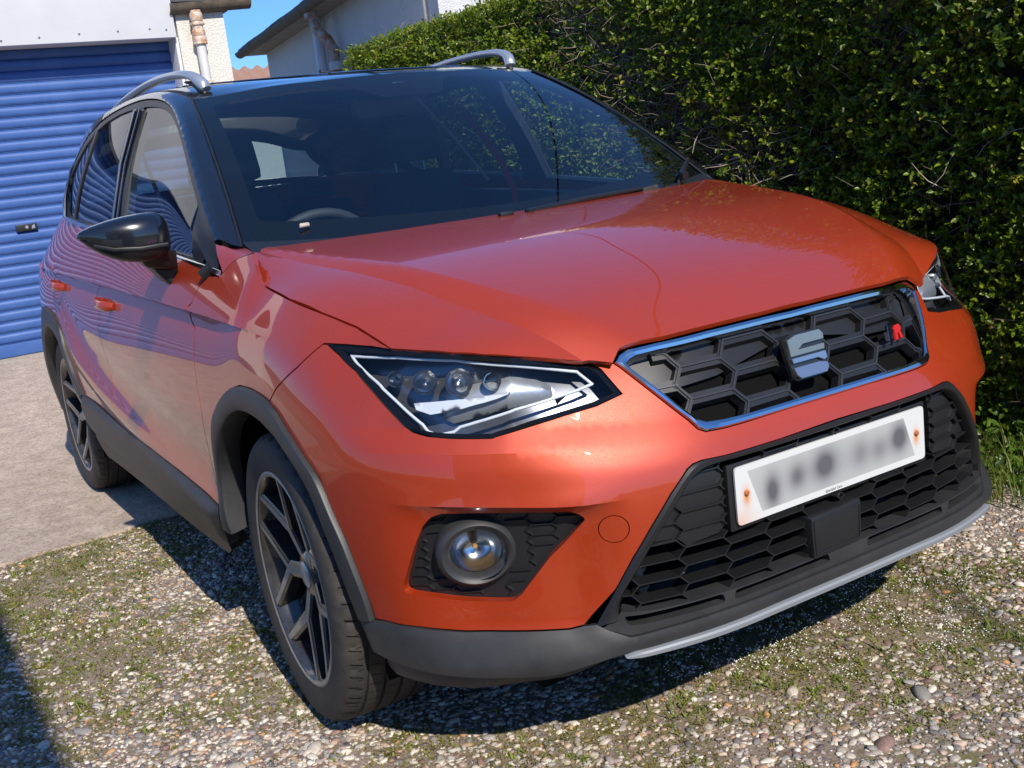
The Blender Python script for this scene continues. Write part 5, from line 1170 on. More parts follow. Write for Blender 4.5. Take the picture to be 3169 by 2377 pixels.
def attr_mat(name, rough=.7, spec=.4, trans=0., bumpy=None):
    m = bpy.data.materials.new(name); m.use_nodes = True; t = m.node_tree; p = t.nodes['Principled BSDF']; a = t.nodes.new('ShaderNodeAttribute'); a.attribute_name = 'tint'
    p.inputs['Roughness'].default_value = rough; p.inputs['Specular IOR Level'].default_value = spec
    col = a.outputs['Color']
    if bumpy:
        tc = t.nodes.new('ShaderNodeTexCoord'); n = t.nodes.new('ShaderNodeTexNoise'); n.inputs['Scale'].default_value = bumpy; n.inputs['Detail'].default_value = 4; t.links.new(tc.outputs['Object'], n.inputs['Vector'])
        mr = t.nodes.new('ShaderNodeMapRange'); mr.inputs[1].default_value=.3; mr.inputs[2].default_value=.7; mr.inputs[3].default_value=.72; mr.inputs[4].default_value=1.2; t.links.new(n.outputs[0], mr.inputs[0])
        v = t.nodes.new('ShaderNodeVectorMath'); v.operation = 'SCALE'; t.links.new(col, v.inputs[0]); t.links.new(mr.outputs[0], v.inputs['Scale']); col = v.outputs[0]
    t.links.new(col, p.inputs['Base Color'])
    if trans:
        o_ = t.nodes['Material Output']; tr = t.nodes.new('ShaderNodeBsdfTranslucent'); t.links.new(col, tr.inputs[0]); mx = t.nodes.new('ShaderNodeMixShader'); mx.inputs[0].default_value = trans
        t.links.new(p.outputs[0], mx.inputs[1]); t.links.new(tr.outputs[0], mx.inputs[2]); t.links.new(mx.outputs[0], o_.inputs[0])
    return m
def tint(me, cols):
    a = me.color_attributes.new('tint', 'FLOAT_COLOR', 'POINT'); c = np.ones((len(cols),4), np.float32); c[:,:3] = cols; a.data.foreach_set('color', c.ravel())
def rotz_m(a):
    c, s = np.cos(a), np.sin(a); z = np.zeros_like(c); o_ = np.ones_like(c); return np.stack([np.stack([c,-s,z],-1), np.stack([s,c,z],-1), np.stack([z,z,o_],-1)], -2)
def scatter_pebbles(n, x0, x1, y0, y1, smin, smax, seed, fine=False, dens=None):
    r = np.random.default_rng(seed); x, y = r.uniform(x0,x1,n), r.uniform(y0,y1,n)
    k = (y < 1.80+.02*np.sin(x*7)) | (x > 1.47) | (x < -3.4)
    k &= ~((np.abs(x) < .5) & (y > .3) & (y < 1.8) & (r.random(n) < .6))
    mm = moss_mask(x, y); k &= r.random(n) < np.clip(1.0-2.8*(mm-.50), .10, 1)
    if dens is not None: k &= r.random(n) < dens(x, y)
    x, y = x[k], y[k]; n = len(x)
    s = smin+(smax-smin)*r.random(n)**2.6
    S = np.stack([s*r.uniform(.8,1.5,n), s*r.uniform(.6,1.0,n), s*r.uniform(.28,.50,n)], -1)
    IVx, IFx = (IV2, IF2) if fine else (IV, IF)
    jit = 1+r.uniform(-.16,.16,(n,len(IVx),1)) if fine else 1+r.uniform(-.12,.12,(n,len(IVx),1))
    P = IVx[None]*S[:,None,:]*jit
    tl_ = r.uniform(-.35,.35,n); c, s_ = np.cos(tl_), np.sin(tl_); P = np.stack([P[...,0]*c[:,None]+P[...,2]*s_[:,None], P[...,1], -P[...,0]*s_[:,None]+P[...,2]*c[:,None]], -1)
    P = np.einsum('nij,nkj->nki', rotz_m(r.uniform(0,6.28,n)), P)
    P += np.stack([x, y, gz(x,y)+S[:,2]*r.uniform(-.15,.5,n)], -1)[:,None]
    pal = np.array([(.60,.52,.42),(.48,.41,.33),(.62,.56,.47),(.32,.29,.255),(.21,.19,.175),(.42,.28,.17),(.46,.34,.25),(.24,.15,.12),(.33,.27,.24),(.50,.43,.34),(.13,.11,.115),(.50,.26,.11)])
    w_ = np.array([.16,.13,.10,.12,.08,.05,.11,.07,.10,.06,.05,.015]); ci = r.choice(len(pal), n, p=w_/w_.sum()); col = pal[ci]*r.uniform(.72,1.22,(n,1))
    F = (IFx[None]+np.arange(n)[:,None,None]*len(IVx)).reshape(-1,3)
    return P.reshape(-1,3), F, np.repeat(col, len(IVx), 0)
sets = [scatter_pebbles(15000,-1.55,.9,-1.3,.1,.0045,.0120,1,True),
        scatter_pebbles(62000,-1.55,1.9,-1.3,1.86,.0030,.0080,2),
        scatter_pebbles(15000,-1.6,-.4,-.2,1.9,.005,.0125,3),
        scatter_pebbles(9000,.5,2.2,-1.1,.9,.006,.013,4),
        scatter_pebbles(300,-1.6,1.9,-1.75,1.8,.012,.022,5,True)]
V = []; F = []; T = []; n0 = 0
for a, b, c in sets: V.append(a); F.append(b+n0); T.append(c); n0 += len(a)
me = tris_mesh(np.concatenate(V), np.concatenate(F)); tint(me, np.concatenate(T))
link('pebbles', me, attr_mat('pebble', .62, .35, bumpy=260), None, 180, kind='stuff', label='loose cream, grey and tan pebbles pressed into brown soil all over the drive', category='gravel')
def blades(n, x0, x1, y0, y1, hmin, hmax, wid, seed, thr, cols, per=7, spread=.012, lean=.8, flat=.0, extra=None):
    r = np.random.default_rng(seed); x, y = r.uniform(x0,x1,n), r.uniform(y0,y1,n); k = (moss_mask(x,y) > thr) & ((y < 1.86) | (x > 1.47))
    if extra is not None: k &= extra(x, y, r)
    x, y = x[k], y[k]; n = len(x); x = np.repeat(x, per)+r.normal(0,spread,n*per); y = np.repeat(y, per)+r.normal(0,spread,n*per); N = n*per
    h = np.repeat(r.uniform(hmin,hmax,n), per)*r.uniform(.5,1.2,N); a = r.uniform(0,6.28,N); le = h*lean*r.uniform(.2,1.3,N); w_ = wid*r.uniform(.6,1.4,N)
    b = np.stack([x,y,gz(x,y)-.001],-1); d = np.stack([np.cos(a),np.sin(a),0*a],-1); s = np.stack([-np.sin(a),np.cos(a),0*a],-1)*w_[:,None]
    up = np.array([0,0,1.]); p1 = b+d*(le*.35)[:,None]+up*(h*.62)[:,None]; p2 = b+d*le[:,None]+up*h[:,None]
    V = np.stack([b-s*.6, b+s*.6, p1+s, p1-s, p2], 1).reshape(-1,3); i = np.arange(N)[:,None]*5
    F = np.concatenate([i+[0,1,2], i+[0,2,3], i+[3,2,4]]).astype(int)
    c = np.array(cols)[r.integers(0,len(cols),N)]*r.uniform(.7,1.25,(N,1)); c = np.repeat(np.repeat(c[::per],per,0)*.6+c*.4, 5, 0)
    return V, F, c
GR = [(.13,.19,.02),(.17,.23,.03),(.23,.25,.05),(.10,.14,.02),(.30,.25,.10)]
MS = [(.20,.20,.035),(.14,.16,.022),(.26,.22,.05),(.15,.11,.04)]
sets = [blades(30000,-1.8,1.7,-1.75,1.85,.003,.008,.0019,11,.52,MS,9,.011,1.2),
        blades(7000,-1.8,1.7,-1.75,1.85,.006,.014,.0017,12,.60,GR,9,.011,1.6),
        blades(420,-1.8,1.7,-1.75,1.85,.012,.028,.0018,13,.60,GR,8,.010,2.0),
        blades(420,-1.8,1.4,-1.7,1.6,.006,.014,.0020,14,.40,GR[:3],10,.008,1.6)]
V = []; F = []; T = []; n0 = 0
for a, b, c in sets: V.append(a); F.append(b+n0); T.append(c); n0 += len(a)
me = tris_mesh(np.concatenate(V), np.concatenate(F)); tint(me, np.concatenate(T))
link('moss_and_grass', me, attr_mat('moss_blade', .7, .25, .25), None, kind='stuff', label='low moss and fine grass growing through the pebbles in front of the bumper', category='moss')
# tiny white flowers
r = np.random.default_rng(21); x, y = r.uniform(-.2,1.6,5200), r.uniform(-1.75,-.35,5200)
k = (moss_mask(x,y)+.12*hash_noise(x+5,y+5,9,8) > .80); x, y = x[k][:1100], y[k][:1100]; n = len(x)
x = np.repeat(x,3)+r.normal(0,.005,n*3); y = np.repeat(y,3)+r.normal(0,.005,n*3); N = len(x); s = r.uniform(.0011,.0024,N)
P = IV[None]*s[:,None,None]*[1,1,.6]+np.stack([x,y,gz(x,y)+r.uniform(.008,.022,N)],-1)[:,None]; F = (IF[None]+np.arange(N)[:,None,None]*len(IV)).reshape(-1,3)
link('white_flowers', tris_mesh(P.reshape(-1,3), F), mat('petal', (.78,.78,.72), rough=.6), None, 180, kind='stuff', label='scattering of tiny white flowers in the moss at lower right', category='flowers')
# ---------------------------------------------------------------- leaves
def leaves(P, Dn, size, cols, r, fold=.35, aspect=.55, droop=.2):
    """P positions, Dn leaf axis directions; each leaf two folded halves"""
    n = len(P); Dn = Dn/np.linalg.norm(Dn,axis=1,keepdims=True); q = r.normal(size=(n,3))*.75+np.array([-.45,-.70,.62]); S = np.cross(Dn, q); S /= np.linalg.norm(S,axis=1,keepdims=True); U = np.cross(S, Dn)
    L = size[:,None]; W_h = L*aspect*.5
    b = P; m1 = P+Dn*L*.35; m2 = P+Dn*L*.72-U*L*.04; tip = P+Dn*L-U*L*droop*.5
    V = np.stack([b, m1+S*W_h+U*W_h*fold, m2+S*W_h*.8+U*W_h*fold, tip, m2-S*W_h*.8+U*W_h*fold, m1-S*W_h+U*W_h*fold], 1)
    i = np.arange(n)[:,None]*6; F = np.concatenate([i+[0,1,2],i+[0,2,3],i+[0,3,4],i+[0,4,5]]).astype(int)
    return V.reshape(-1,3), F, np.repeat(cols, 6, 0)
hedge = empty('clipped_hedge', (2.0,2,0), label='tall clipped green hedge with bare twiggy patches, standing close behind the car', category='hedge')
HXF, HY0, HY1, HZT = 1.66, -1.6, 4.85, 1.97
def hedge_face(y, z): return HXF + .05*np.sin(y*1.7+.5)*np.sin(z*2.2) + .07*(hash_noise(y+20, z+3, 2.6, 31)-.5) + .05*(hash_noise(y+20,z+3,7,32)-.5) + .07*sstep(1.75,2.0,z) + .10*np.clip((z-.9),0,1.2)*0
def bare(y, z):
    """the sparse band where twigs show"""
    c = 1.28+1.2*(z-.95); b = np.exp(-((y-c)/.34)**2)*sstep(.80,1.15,z)
    b2 = .75*np.exp(-(((y-1.25)/.40)**2+((z-1.02)/.17)**2)); return np.clip(b+b2,0,1)
r = np.random.default_rng(41)
def offs(V, o_): return V-np.array(o_)
HC = (2.0,2,0)
# face
n = 200000; y = r.uniform(-.9,HY1,n); z = r.uniform(.02,HZT,n)**1.0; hn = hash_noise(y+20,z+5,4.5,33); k = r.random(n) < np.clip(1.05-.80*bare(y,z)-.9*np.maximum(0,.30-hn)*2.2, .10, 1); y, z = y[k], z[k]
# gather the leaves in sprigs
n = len(y); ns = n//7; sy, sz = y[:ns], z[:ns]; dep = r.random(ns)**1.8*.16-.035; sx = hedge_face(sy, sz)+dep
ax = np.stack([-.75-.3*r.random(ns), r.normal(0,.55,ns), .35+r.normal(0,.45,ns)],-1); ax /= np.linalg.norm(ax,axis=1,keepdims=True)
per = 7; t = np.tile(np.arange(per)/per, ns); P = np.repeat(np.stack([sx,sy,sz],-1),per,0)+np.repeat(ax,per,0)*(t*.060)[:,None]
Dn = np.repeat(ax,per,0)*.55+r.normal(0,.62,(ns*per,3)); size = r.uniform(.014,.027,ns*per)
pal = np.array([(.095,.145,.008),(.125,.18,.010),(.16,.215,.013),(.20,.25,.018),(.07,.11,.009),(.28,.26,.03),(.15,.12,.02)]); w_ = np.array([.25,.27,.2,.1,.13,.03,.02])
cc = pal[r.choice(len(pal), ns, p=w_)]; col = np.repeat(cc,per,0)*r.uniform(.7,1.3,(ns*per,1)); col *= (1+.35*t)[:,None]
yl = r.random(len(col)) < .006; col[yl] = (.42,.33,.05)
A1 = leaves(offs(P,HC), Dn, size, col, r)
# top: growth here is more upright, lighter and yellower
n2 = 5200; sy = r.uniform(HY0,HY1,n2); sx = r.uniform(HXF-.02,HXF+.58,n2); sz = HZT-.03+.035*hash_noise(sx+2,sy+20,5,34)+r.random(n2)*.05-.03*(sx<HXF+.06)
ax = np.stack([r.normal(-.15,.35,n2), r.normal(-.15,.35,n2), .9+.3*r.random(n2)],-1); ax /= np.linalg.norm(ax,axis=1,keepdims=True)
per = 8; t = np.tile(np.arange(per)/per, n2); P = np.repeat(np.stack([sx,sy,sz-.05],-1),per,0)+np.repeat(ax,per,0)*(t*.075)[:,None]; Dn = np.repeat(ax,per,0)*.7+r.normal(0,.5,(n2*per,3))
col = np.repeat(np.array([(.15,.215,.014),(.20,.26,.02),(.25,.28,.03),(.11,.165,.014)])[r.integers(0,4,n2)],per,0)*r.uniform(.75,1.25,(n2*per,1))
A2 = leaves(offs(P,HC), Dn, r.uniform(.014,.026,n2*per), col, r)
# far end of the hedge
n3 = 1500; sz = r.uniform(.1,HZT,n3); sx = r.uniform(HXF,HXF+.58,n3); sy = HY1+.04*r.random(n3); ax = np.stack([r.normal(0,.5,n3), .8+0*sx, r.normal(.2,.4,n3)],-1); per = 7
P = np.repeat(np.stack([sx,sy,sz],-1),per,0)+np.repeat(ax,per,0)*(np.tile(np.arange(per)/per,n3)*.06)[:,None]
A3 = leaves(offs(P,HC), np.repeat(ax,per,0)+r.normal(0,.6,(n3*per,3)), r.uniform(.014,.026,n3*per), pal[r.integers(0,5,n3*per)], r)
V = np.concatenate([A1[0],A2[0],A3[0]]); F = np.concatenate([A1[1],A2[1]+len(A1[0]),A3[1]+len(A1[0])+len(A2[0])]); T = np.concatenate([A1[2],A2[2],A3[2]])
me = tris_mesh(V, F); tint(me, T); LEAF = attr_mat('hedge_leaf', .34, .45, .50); link('foliage', me, LEAF, hedge, kind='stuff')
# twigs
def twigs(S, D, L, rad, r, bend=.25, seg=3):
    n = len(S); pts = [S]; d = D/np.linalg.norm(D,axis=1,keepdims=True)
    for k in range(seg): d = d+r.normal(0,bend,(n,3)); d /= np.linalg.norm(d,axis=1,keepdims=True); pts.append(pts[-1]+d*(L/seg)[:,None])
    a = np.cross(d, r.normal(size=(n,3))); a /= np.linalg.norm(a,axis=1,keepdims=True); b = np.cross(d, a); V = []
    for j, p in enumerate(pts):
        rr = rad*(1-.75*j/seg)
        for q in range(3): th = 2*math.pi*q/3; V.append(p+(a*math.cos(th)+b*math.sin(th))*rr[:,None])
    V = np.stack(V,1); m = (seg+1)*3; F = []
    for j in range(seg):
        for q in range(3): F.append([j*3+q, j*3+(q+1)%3, (j+1)*3+(q+1)%3]); F.append([j*3+q, (j+1)*3+(q+1)%3, (j+1)*3+q])
    F = (np.array(F)[None]+np.arange(n)[:,None,None]*m).reshape(-1,3); return V.reshape(-1,3), F, m
n = 26000; y = r.uniform(HY0,HY1,n); z = r.uniform(.1,HZT,n); k = r.random(n) < .12+.88*bare(y,z); y, z = y[k], z[k]; n = len(y); x = hedge_face(y,z)-.01+r.random(n)*.15
D = np.stack([r.normal(-.35,.55,n), r.normal(.1,.8,n), r.normal(.25,.65,n)],-1); tv, tf, m_ = twigs(offs(np.stack([x,y,z],-1),HC), D, r.uniform(.06,.22,n), r.uniform(.0014,.0036,n), r, .35, 4)
me = tris_mesh(tv, tf); tc_ = np.repeat(np.array([(.26,.20,.145),(.36,.29,.22),(.18,.135,.10),(.42,.36,.29)])[r.integers(0,4,n)]*r.uniform(.7,1.2,(n,1)), m_, 0); tint(me, tc_); link('twigs', me, attr_mat('twig', .85, .2), hedge, kind='stuff')
mb = MB(); mb.box((HXF+.22-2,HY0-2,0),(HXF+.58-2,HY1-.05-2,HZT-.08)); mb.obj('shaded_core', mat('hedge_inner_shade', (.012,.012,.008), rough=1), hedge)  # near-black block: its colour stands in for the shade between the leaves
mat('hedge_bark', (.13,.10,.08), rough=.9)
# weeds at the foot of the hedge
r = np.random.default_rng(51); n = 520; x = 1.12+r.random(n)**.8*.60; y = r.uniform(-.9,1.1,n); k = (x > 1.38-.22*hash_noise(x,y+3,3,9)) ; x, y = x[k], y[k]; n = len(x)
per = 7; base = np.repeat(np.stack([x,y,gz(x,y)],-1),per,0); a = r.uniform(0,6.28,n*per); h = np.repeat(r.uniform(.02,.16,n)*sstep(1.05,1.6,x)+.012,per); hh = h*r.random(n*per)
P = base+np.stack([np.cos(a)*.012,np.sin(a)*.012,hh],-1); Dn = np.stack([np.cos(a),np.sin(a),.35+.5*r.random(n*per)],-1)
col = np.array([(.08,.16,.018),(.11,.20,.025),(.14,.22,.04),(.06,.12,.015)])[r.integers(0,4,n*per)]*r.uniform(.8,1.2,(n*per,1))
lv = leaves(P, Dn, r.uniform(.02,.05,n*per), col, r, .25, .5, .5); bl = blades(700,1.15,1.75,-.9,1.1,.05,.16,.0022,52,-9,GR[:3],5,.01,.7, lambda x,y,r: x > 1.32)
tw = twigs(np.stack([x,y,gz(x,y)],-1), np.stack([r.normal(0,.2,n),r.normal(0,.2,n),1+0*x],-1), h[::per]+.01, np.full(n,.0012), r, .1, 2)
V = np.concatenate([lv[0],bl[0],tw[0]]); F = np.concatenate([lv[1],bl[1]+len(lv[0]),tw[1]+len(lv[0])+len(bl[0])]); T = np.concatenate([lv[2],bl[2],np.tile([(.07,.12,.02)],(len(tw[0]),1))])
me = tris_mesh(V,F); tint(me,T); link('weeds', me, LEAF, None, kind='stuff', label='bright green weeds and grass along the foot of the hedge', category='weeds')
# leafy runners that stand out of the hedge face
for q, (P0, P1, big) in enumerate([((1.66,.33,1.62),(1.46,.02,1.44),1),((1.66,-.02,1.26),(1.50,-.12,1.36),2),((1.66,1.28,.98),(1.48,1.1,1.0),1),((1.66,.95,.80),(1.5,.8,.78),1),((1.66,3.1,1.15),(1.5,2.95,1.22),1)]):
    rr = np.random.default_rng(60+q); A, B_ = np.array(P0), np.array(P1); sp_ = empty('leafy_runner', tuple(A)); sp_.parent = None
    n = 26 if big == 1 else 16; t = rr.random(n); P = A+(B_-A)*t[:,None]-A; Dn = (B_-A)/np.linalg.norm(B_-A)+rr.normal(0,.7,(n,3)); sz = rr.uniform(.02,.036,n)*(1.5 if big == 2 else 1)
    me = tris_mesh(*leaves(P, Dn, sz, np.zeros((n,3)), rr)[:2]); tint(me, np.repeat(np.array([(.13,.22,.03),(.18,.25,.04),(.10,.18,.03)])[rr.integers(0,3,n)],6,0)); bpy.data.objects.remove(sp_)
    s_ = link('runner_leaves', me, LEAF, hedge, kind='stuff'); s_.location = A-np.array(HC)
    mb = MB(); mb.tube([(0,0,0),tuple((B_-A)*.5+[0,0,.01]),tuple(B_-A)], [.003,.0022,.001], 5); st_ = mb.obj('runner_stem', MATS['hedge_bark'], hedge, smooth=60); st_.location = A-np.array(HC)
# ---------------------------------------------------------------- garage
def harl(name, col, dirt=(.30,.22,.15), amt=.5, sc=70):
    """rough-cast render: pitted coat with soot and rust-coloured weathering"""
    m = bpy.data.materials.new(name); m.use_nodes = True; t = m.node_tree; p = t.nodes['Principled BSDF']; p.inputs['Roughness'].default_value = .85; p.inputs['Specular IOR Level'].default_value = .25
    tc = t.nodes.new('ShaderNodeTexCoord'); mp = t.nodes.new('ShaderNodeMapping'); mp.inputs['Scale'].default_value = (1,1,.5); t.links.new(tc.outputs['Object'], mp.inputs[0])
    n = t.nodes.new('ShaderNodeTexNoise'); n.inputs['Scale'].default_value = 4.5; n.inputs['Detail'].default_value = 10; n.inputs['Roughness'].default_value = .75; t.links.new(mp.outputs[0], n.inputs['Vector'])
    mr = t.nodes.new('ShaderNodeMapRange'); mr.inputs[1].default_value = .54; mr.inputs[2].default_value = .76; mr.inputs[4].default_value = amt; t.links.new(n.outputs[0], mr.inputs[0])
    n3 = t.nodes.new('ShaderNodeTexNoise'); n3.inputs['Scale'].default_value = 120; n3.inputs['Detail'].default_value = 3; t.links.new(tc.outputs['Object'], n3.inputs['Vector'])
    m3 = t.nodes.new('ShaderNodeMapRange'); m3.inputs[1].default_value = .66; m3.inputs[2].default_value = .74; m3.inputs[4].default_value = .55*amt; t.links.new(n3.outputs[0], m3.inputs[0])
    ad = t.nodes.new('ShaderNodeMath'); ad.use_clamp = True; t.links.new(mr.outputs[0], ad.inputs[0]); t.links.new(m3.outputs[0], ad.inputs[1])
    mx = t.nodes.new('ShaderNodeMix'); mx.data_type = 'RGBA'; mx.inputs[6].default_value = (*col,1); mx.inputs[7].default_value = (*dirt,1); t.links.new(ad.outputs[0], mx.inputs[0]); t.links.new(mx.outputs[2], p.inputs['Base Color'])
    v = t.nodes.new('ShaderNodeTexNoise'); v.inputs['Scale'].default_value = sc; v.inputs['Detail'].default_value = 4; v.inputs['Roughness'].default_value = .6; t.links.new(tc.outputs['Object'], v.inputs['Vector'])
    b = t.nodes.new('ShaderNodeBump'); b.inputs['Strength'].default_value = 1; b.inputs['Distance'].default_value = .012; t.links.new(v.outputs[0], b.inputs['Height']); t.links.new(b.outputs[0], p.inputs['Normal'])
    MATS[name] = m; return m
HARL = harl('roughcast', (.70,.67,.60)); HARL2 = harl('roughcast_house', (.66,.655,.64), (.28,.27,.25), .35, 90)
WP = mat('white_board', (.62,.62,.63), rough=.55, var=(3,.25,(.55,.555,.57)))
BLUE = mat('blue_shutter', (.036,.095,.30), rough=.44, spec=.35, var=(6,.22,(.060,.130,.35)))
GY = 5.90
gar = empty('garage', (-1.2,GY,0), label='white rendered garage with a blue ribbed roller shutter, behind the car at left', category='garage')
gx = lambda x: x+1.2; gy = lambda y: y-GY
SX0, SX1, SZT, SZB = -3.1, .798, 2.262, .200
# front: left pier, header boards, right pier
mb = MB(); mb.box((gx(-3.9),0,0),(gx(SX0),.25,2.36)); mb.obj('wall', HARL, gar)
mb = MB(); mb.box((gx(.822),.0,0),(gx(1.172),.30,2.42)); mb.obj('wall', HARL, gar)
mb = MB(); mb.box((gx(.95),.30,0),(gx(1.168),5.2,2.40)); mb.obj('side_wall', HARL, gar)
mb = MB(); mb.box((gx(-4),.02,SZT),(gx(.795),.30,3.2)); mb.obj('lintel', WP, gar)
mb = MB(); mb.box((gx(-4),-.028,SZT-.004),(gx(.800),.018,3.6)); fb = mb.obj('fascia_board', WP, gar, bevel=.004)
mb = MB()
nails = [(-.12,2.30),(.14,2.31),(.40,2.315),(-.36,2.29),(.735,2.31),(.62,2.32)]
for x, z in nails: mb.lathe([(0,-.033),(.006,-.032),(.0075,-.029)], 8, 'y', (gx(x),0,z))
mb.obj('nail_heads', mat('nail', (.12,.10,.09), rough=.6), fb, kind='stuff')
mb = MB(); mb.box((gx(SX1),.018,.05),(gx(SX1+.022),.245,SZT)); mb.obj('jamb', WP, gar, bevel=.002)
mb = MB(); mb.box((gx(-4),-.02,.0),(gx(1.17),.26,.190)); mb.obj('threshold', mat('threshold_concrete', (.46,.40,.32), rough=.9, bump=(60,.6,.01), var=(12,.2,(.34,.30,.25))), gar)
sh = empty('shutter', (0,0,0)); sh.parent = gar
def slat_mesh(L):
    pr = [(0,.0),(.000,.004),(-.010,.012),(-.0145,.026),(-.0145,.050),(-.010,.064),(-.002,.071),(.004,.0735),(.006,.0765)]
    V = []; F = []
    for x in (0, L):
        for y, z in pr: V.append((x,y,z))
    k = len(pr)
    for i in range(k-1): F.append((i,i+1,k+i+1,k+i))
    return mesh(V, F)
SM = slat_mesh(SX1-SX0); SM.materials.append(BLUE); SM.polygons.foreach_set('use_smooth',[True]*len(SM.polygons)); SM.set_sharp_from_angle(angle=R(50))
z = SZB+.085
while z < SZT+.05:
    ob = bpy.data.objects.new('slat', SM); C.objects.link(ob); ob.parent = sh; ob.location = (gx(SX0),.215,z); z += .0765
mb = MB(); mb.box((gx(SX0),.222,SZB),(gx(SX1),.228,SZT+.1)); mb.obj('shutter_backing', M['void'], sh)
mb = MB(); mb.box((gx(SX0),.190,SZB-.005),(gx(SX1),.221,SZB+.083)); mb.obj('bottom_rail', BLUE, sh, bevel=.006)
mb = MB(); mb.box((gx(-.485),.178,1.045),(gx(-.345),.205,1.092)); ha = mb.obj('shutter_lock', mat('lock_black', (.02,.02,.022), rough=.35), sh, bevel=.004)
mb = MB(); mb.lathe([(0,-.004),(.010,-.004),(.012,0)], 14, 'y', (gx(-.415),.178,1.070)); mb.obj('keyhole', M['silver'], ha, smooth=40)
mb = MB(); mb.hexa([(gx(-.385),.1765,1.056),(gx(-.362),.1765,1.058),(gx(-.362),.178,1.058),(gx(-.385),.178,1.056),(gx(-.380),.1765,1.078),(gx(-.362),.1765,1.084),(gx(-.362),.178,1.084),(gx(-.380),.178,1.078)]); mb.obj('lock_mark', M['silver'], ha)
# eaves gutter end over the right pier, and the roof edge
IRON = mat('old_gutter', (.045,.042,.04), rough=.7, var=(16,.2,(.16,.12,.08)), bump=(60,.5,.004))
def half_gutter(a, b, r_, up=(0,0,1), n=10):
    a, b = Vector(a), Vector(b); d = (b-a).normalized(); s = d.cross(Vector(up)).normalized(); u = s.cross(d); V = []; mb = MB()
    for p in (a, b):
        for rr in (r_, r_*.90):
            for k in range(n+1): th = math.pi+math.pi*k/n; V.append(p+s*math.cos(th)*rr+u*math.sin(th)*rr)
    m = n+1; F = []
    for k in range(n): F += [(k,k+1,2*m+k+1,2*m+k), (m+k,3*m+k,3*m+k+1,m+k+1), (k,m+k,m+k+1,k+1), (2*m+k,2*m+k+1,3*m+k+1,3*m+k)]
    F += [(0,2*m,3*m,m),(n,m+n,3*m+n,2*m+n)]
    mb.add(V, F); return mb
mb = half_gutter((gx(.775),-.02,2.478),(gx(1.37),-.03,2.500), .070); gu = mb.obj('gutter', IRON, gar, smooth=50)
mb = MB(); mb.box((gx(.802),.0,2.422),(gx(1.21),.40,2.46)); mb.obj('soffit_board', mat('soffit', (.35,.31,.26), rough=.8, var=(20,.2,(.15,.12,.10))), gar)
mb = MB(); mb.hexa([(gx(.805),-.02,2.50),(gx(1.30),-.02,2.50),(gx(1.30),.6,2.50),(gx(.805),.6,2.50),(gx(.805),-.02,2.80),(gx(1.27),-.02,2.515),(gx(1.27),.6,2.515),(gx(.805),.6,2.80)]); mb.obj('roof_edge', mat('slate_roof', (.06,.06,.065), rough=.6, bump=(30,.4,.01)), gar)
# cast-iron downpipe
CI = mat('painted_iron', (.66,.645,.60), rough=.5, var=(34,.14,(.50,.22,.06)), bump=(40,.3,.004)); CIP = mat('painted_iron_clean', (.68,.66,.62), rough=.5, var=(5,.2,(.58,.56,.53)))
mb = MB(); px_ = gx(.955); mb.tube([(px_,-.055,2.20),(px_,-.055,.3)], .034, 18); pipe = mb.obj('downpipe', CIP, gar, smooth=50)
for z_, h_, rr in ((2.385,.055,.046),(2.335,.02,.050),(2.275,.045,.046),(2.225,.05,.049),(2.20,.014,.052),(1.925,.030,.044),(1.895,.05,.048),(1.87,.014,.051),(1.80,.045,.046)):
    mb = MB(); mb.lathe([(.033,-h_/2),(rr-.004,-h_/2),(rr,-h_/4),(rr,h_/4),(rr-.004,h_/2),(.033,h_/2)], 22, 'z', (px_,-.055,z_)); mb.obj('pipe_collar', CI if z_ > 1.86 else CIP, pipe, smooth=40)
mb = MB(); mb.lathe([(.038,2.20),(.038,2.43)], 20, 'z', (px_,-.055,0)); mb.obj('pipe_head', CI, pipe, smooth=40)
mb = MB(); mb.tube([(px_+.045,-.05,1.885),(px_+.075,-.05,1.80),(px_+.095,-.02,1.70)], .007, 8); mb.obj('pipe_stay', mat('stay_purple', (.07,.05,.11), rough=.5), pipe, smooth=50)
# ---------------------------------------------------------------- neighbour's house on the right
hs = empty('rendered_house', (3.2,9,0), label='white roughcast house with an eaves gutter and rusty downpipe, beyond the hedge top', category='house')
A0 = Vector((2.36,6.35,0)); D0 = Vector((.135,.991,0)).normalized(); NR = Vector((.991,-.135,0))     # wall line runs away from the viewer
def hp(t, s, z): p = A0+D0*t+NR*s; return (p.x-3.2, p.y-9, z)
ZE = 2.66
def hbox(t0,t1,s0,s1,z0,z1): return [hp(t0,s0,z0),hp(t0,s1,z0),hp(t1,s1,z0),hp(t1,s0,z0),hp(t0,s0,z1),hp(t0,s1,z1),hp(t1,s1,z1),hp(t1,s0,z1)]
mb = MB(); mb.hexa(hbox(-1.45,4.30,.24,.5,0,ZE+.05)); mb.obj('side_wall', HARL2, hs)
mb = MB(); mb.hexa(hbox(-1.45,-1.15,.5,4.5,0,3.05)); mb.obj('gable_wall', HARL2, hs)
mb = MB(); mb.hexa(hbox(-1.5,4.45,.02,.50,ZE-.015,ZE+.03)); mb.obj('soffit', mat('house_soffit', (.33,.30,.25), rough=.8, var=(8,.2,(.22,.19,.15))), hs)
g_ = half_gutter(hp(-1.55,-.03,ZE+.03), hp(4.50,-.03,ZE+.03), .062); g_.obj('gutter', IRON, hs, smooth=50)
SL = mat('mossy_slate', (.075,.068,.062), rough=.75, var=(9,.2,(.15,.12,.08)), bump=(40,.5,.006)); tm_ = MB()
tm_.hexa([(-.13,0,0),(.13,0,0),(.13,.30,.13),(-.13,.30,.13),(-.13,0,.016),(.13,0,.016),(.13,.30,.142),(-.13,.30,.142)]); tm_ = tm_.mesh(); tm_.materials.append(SL)
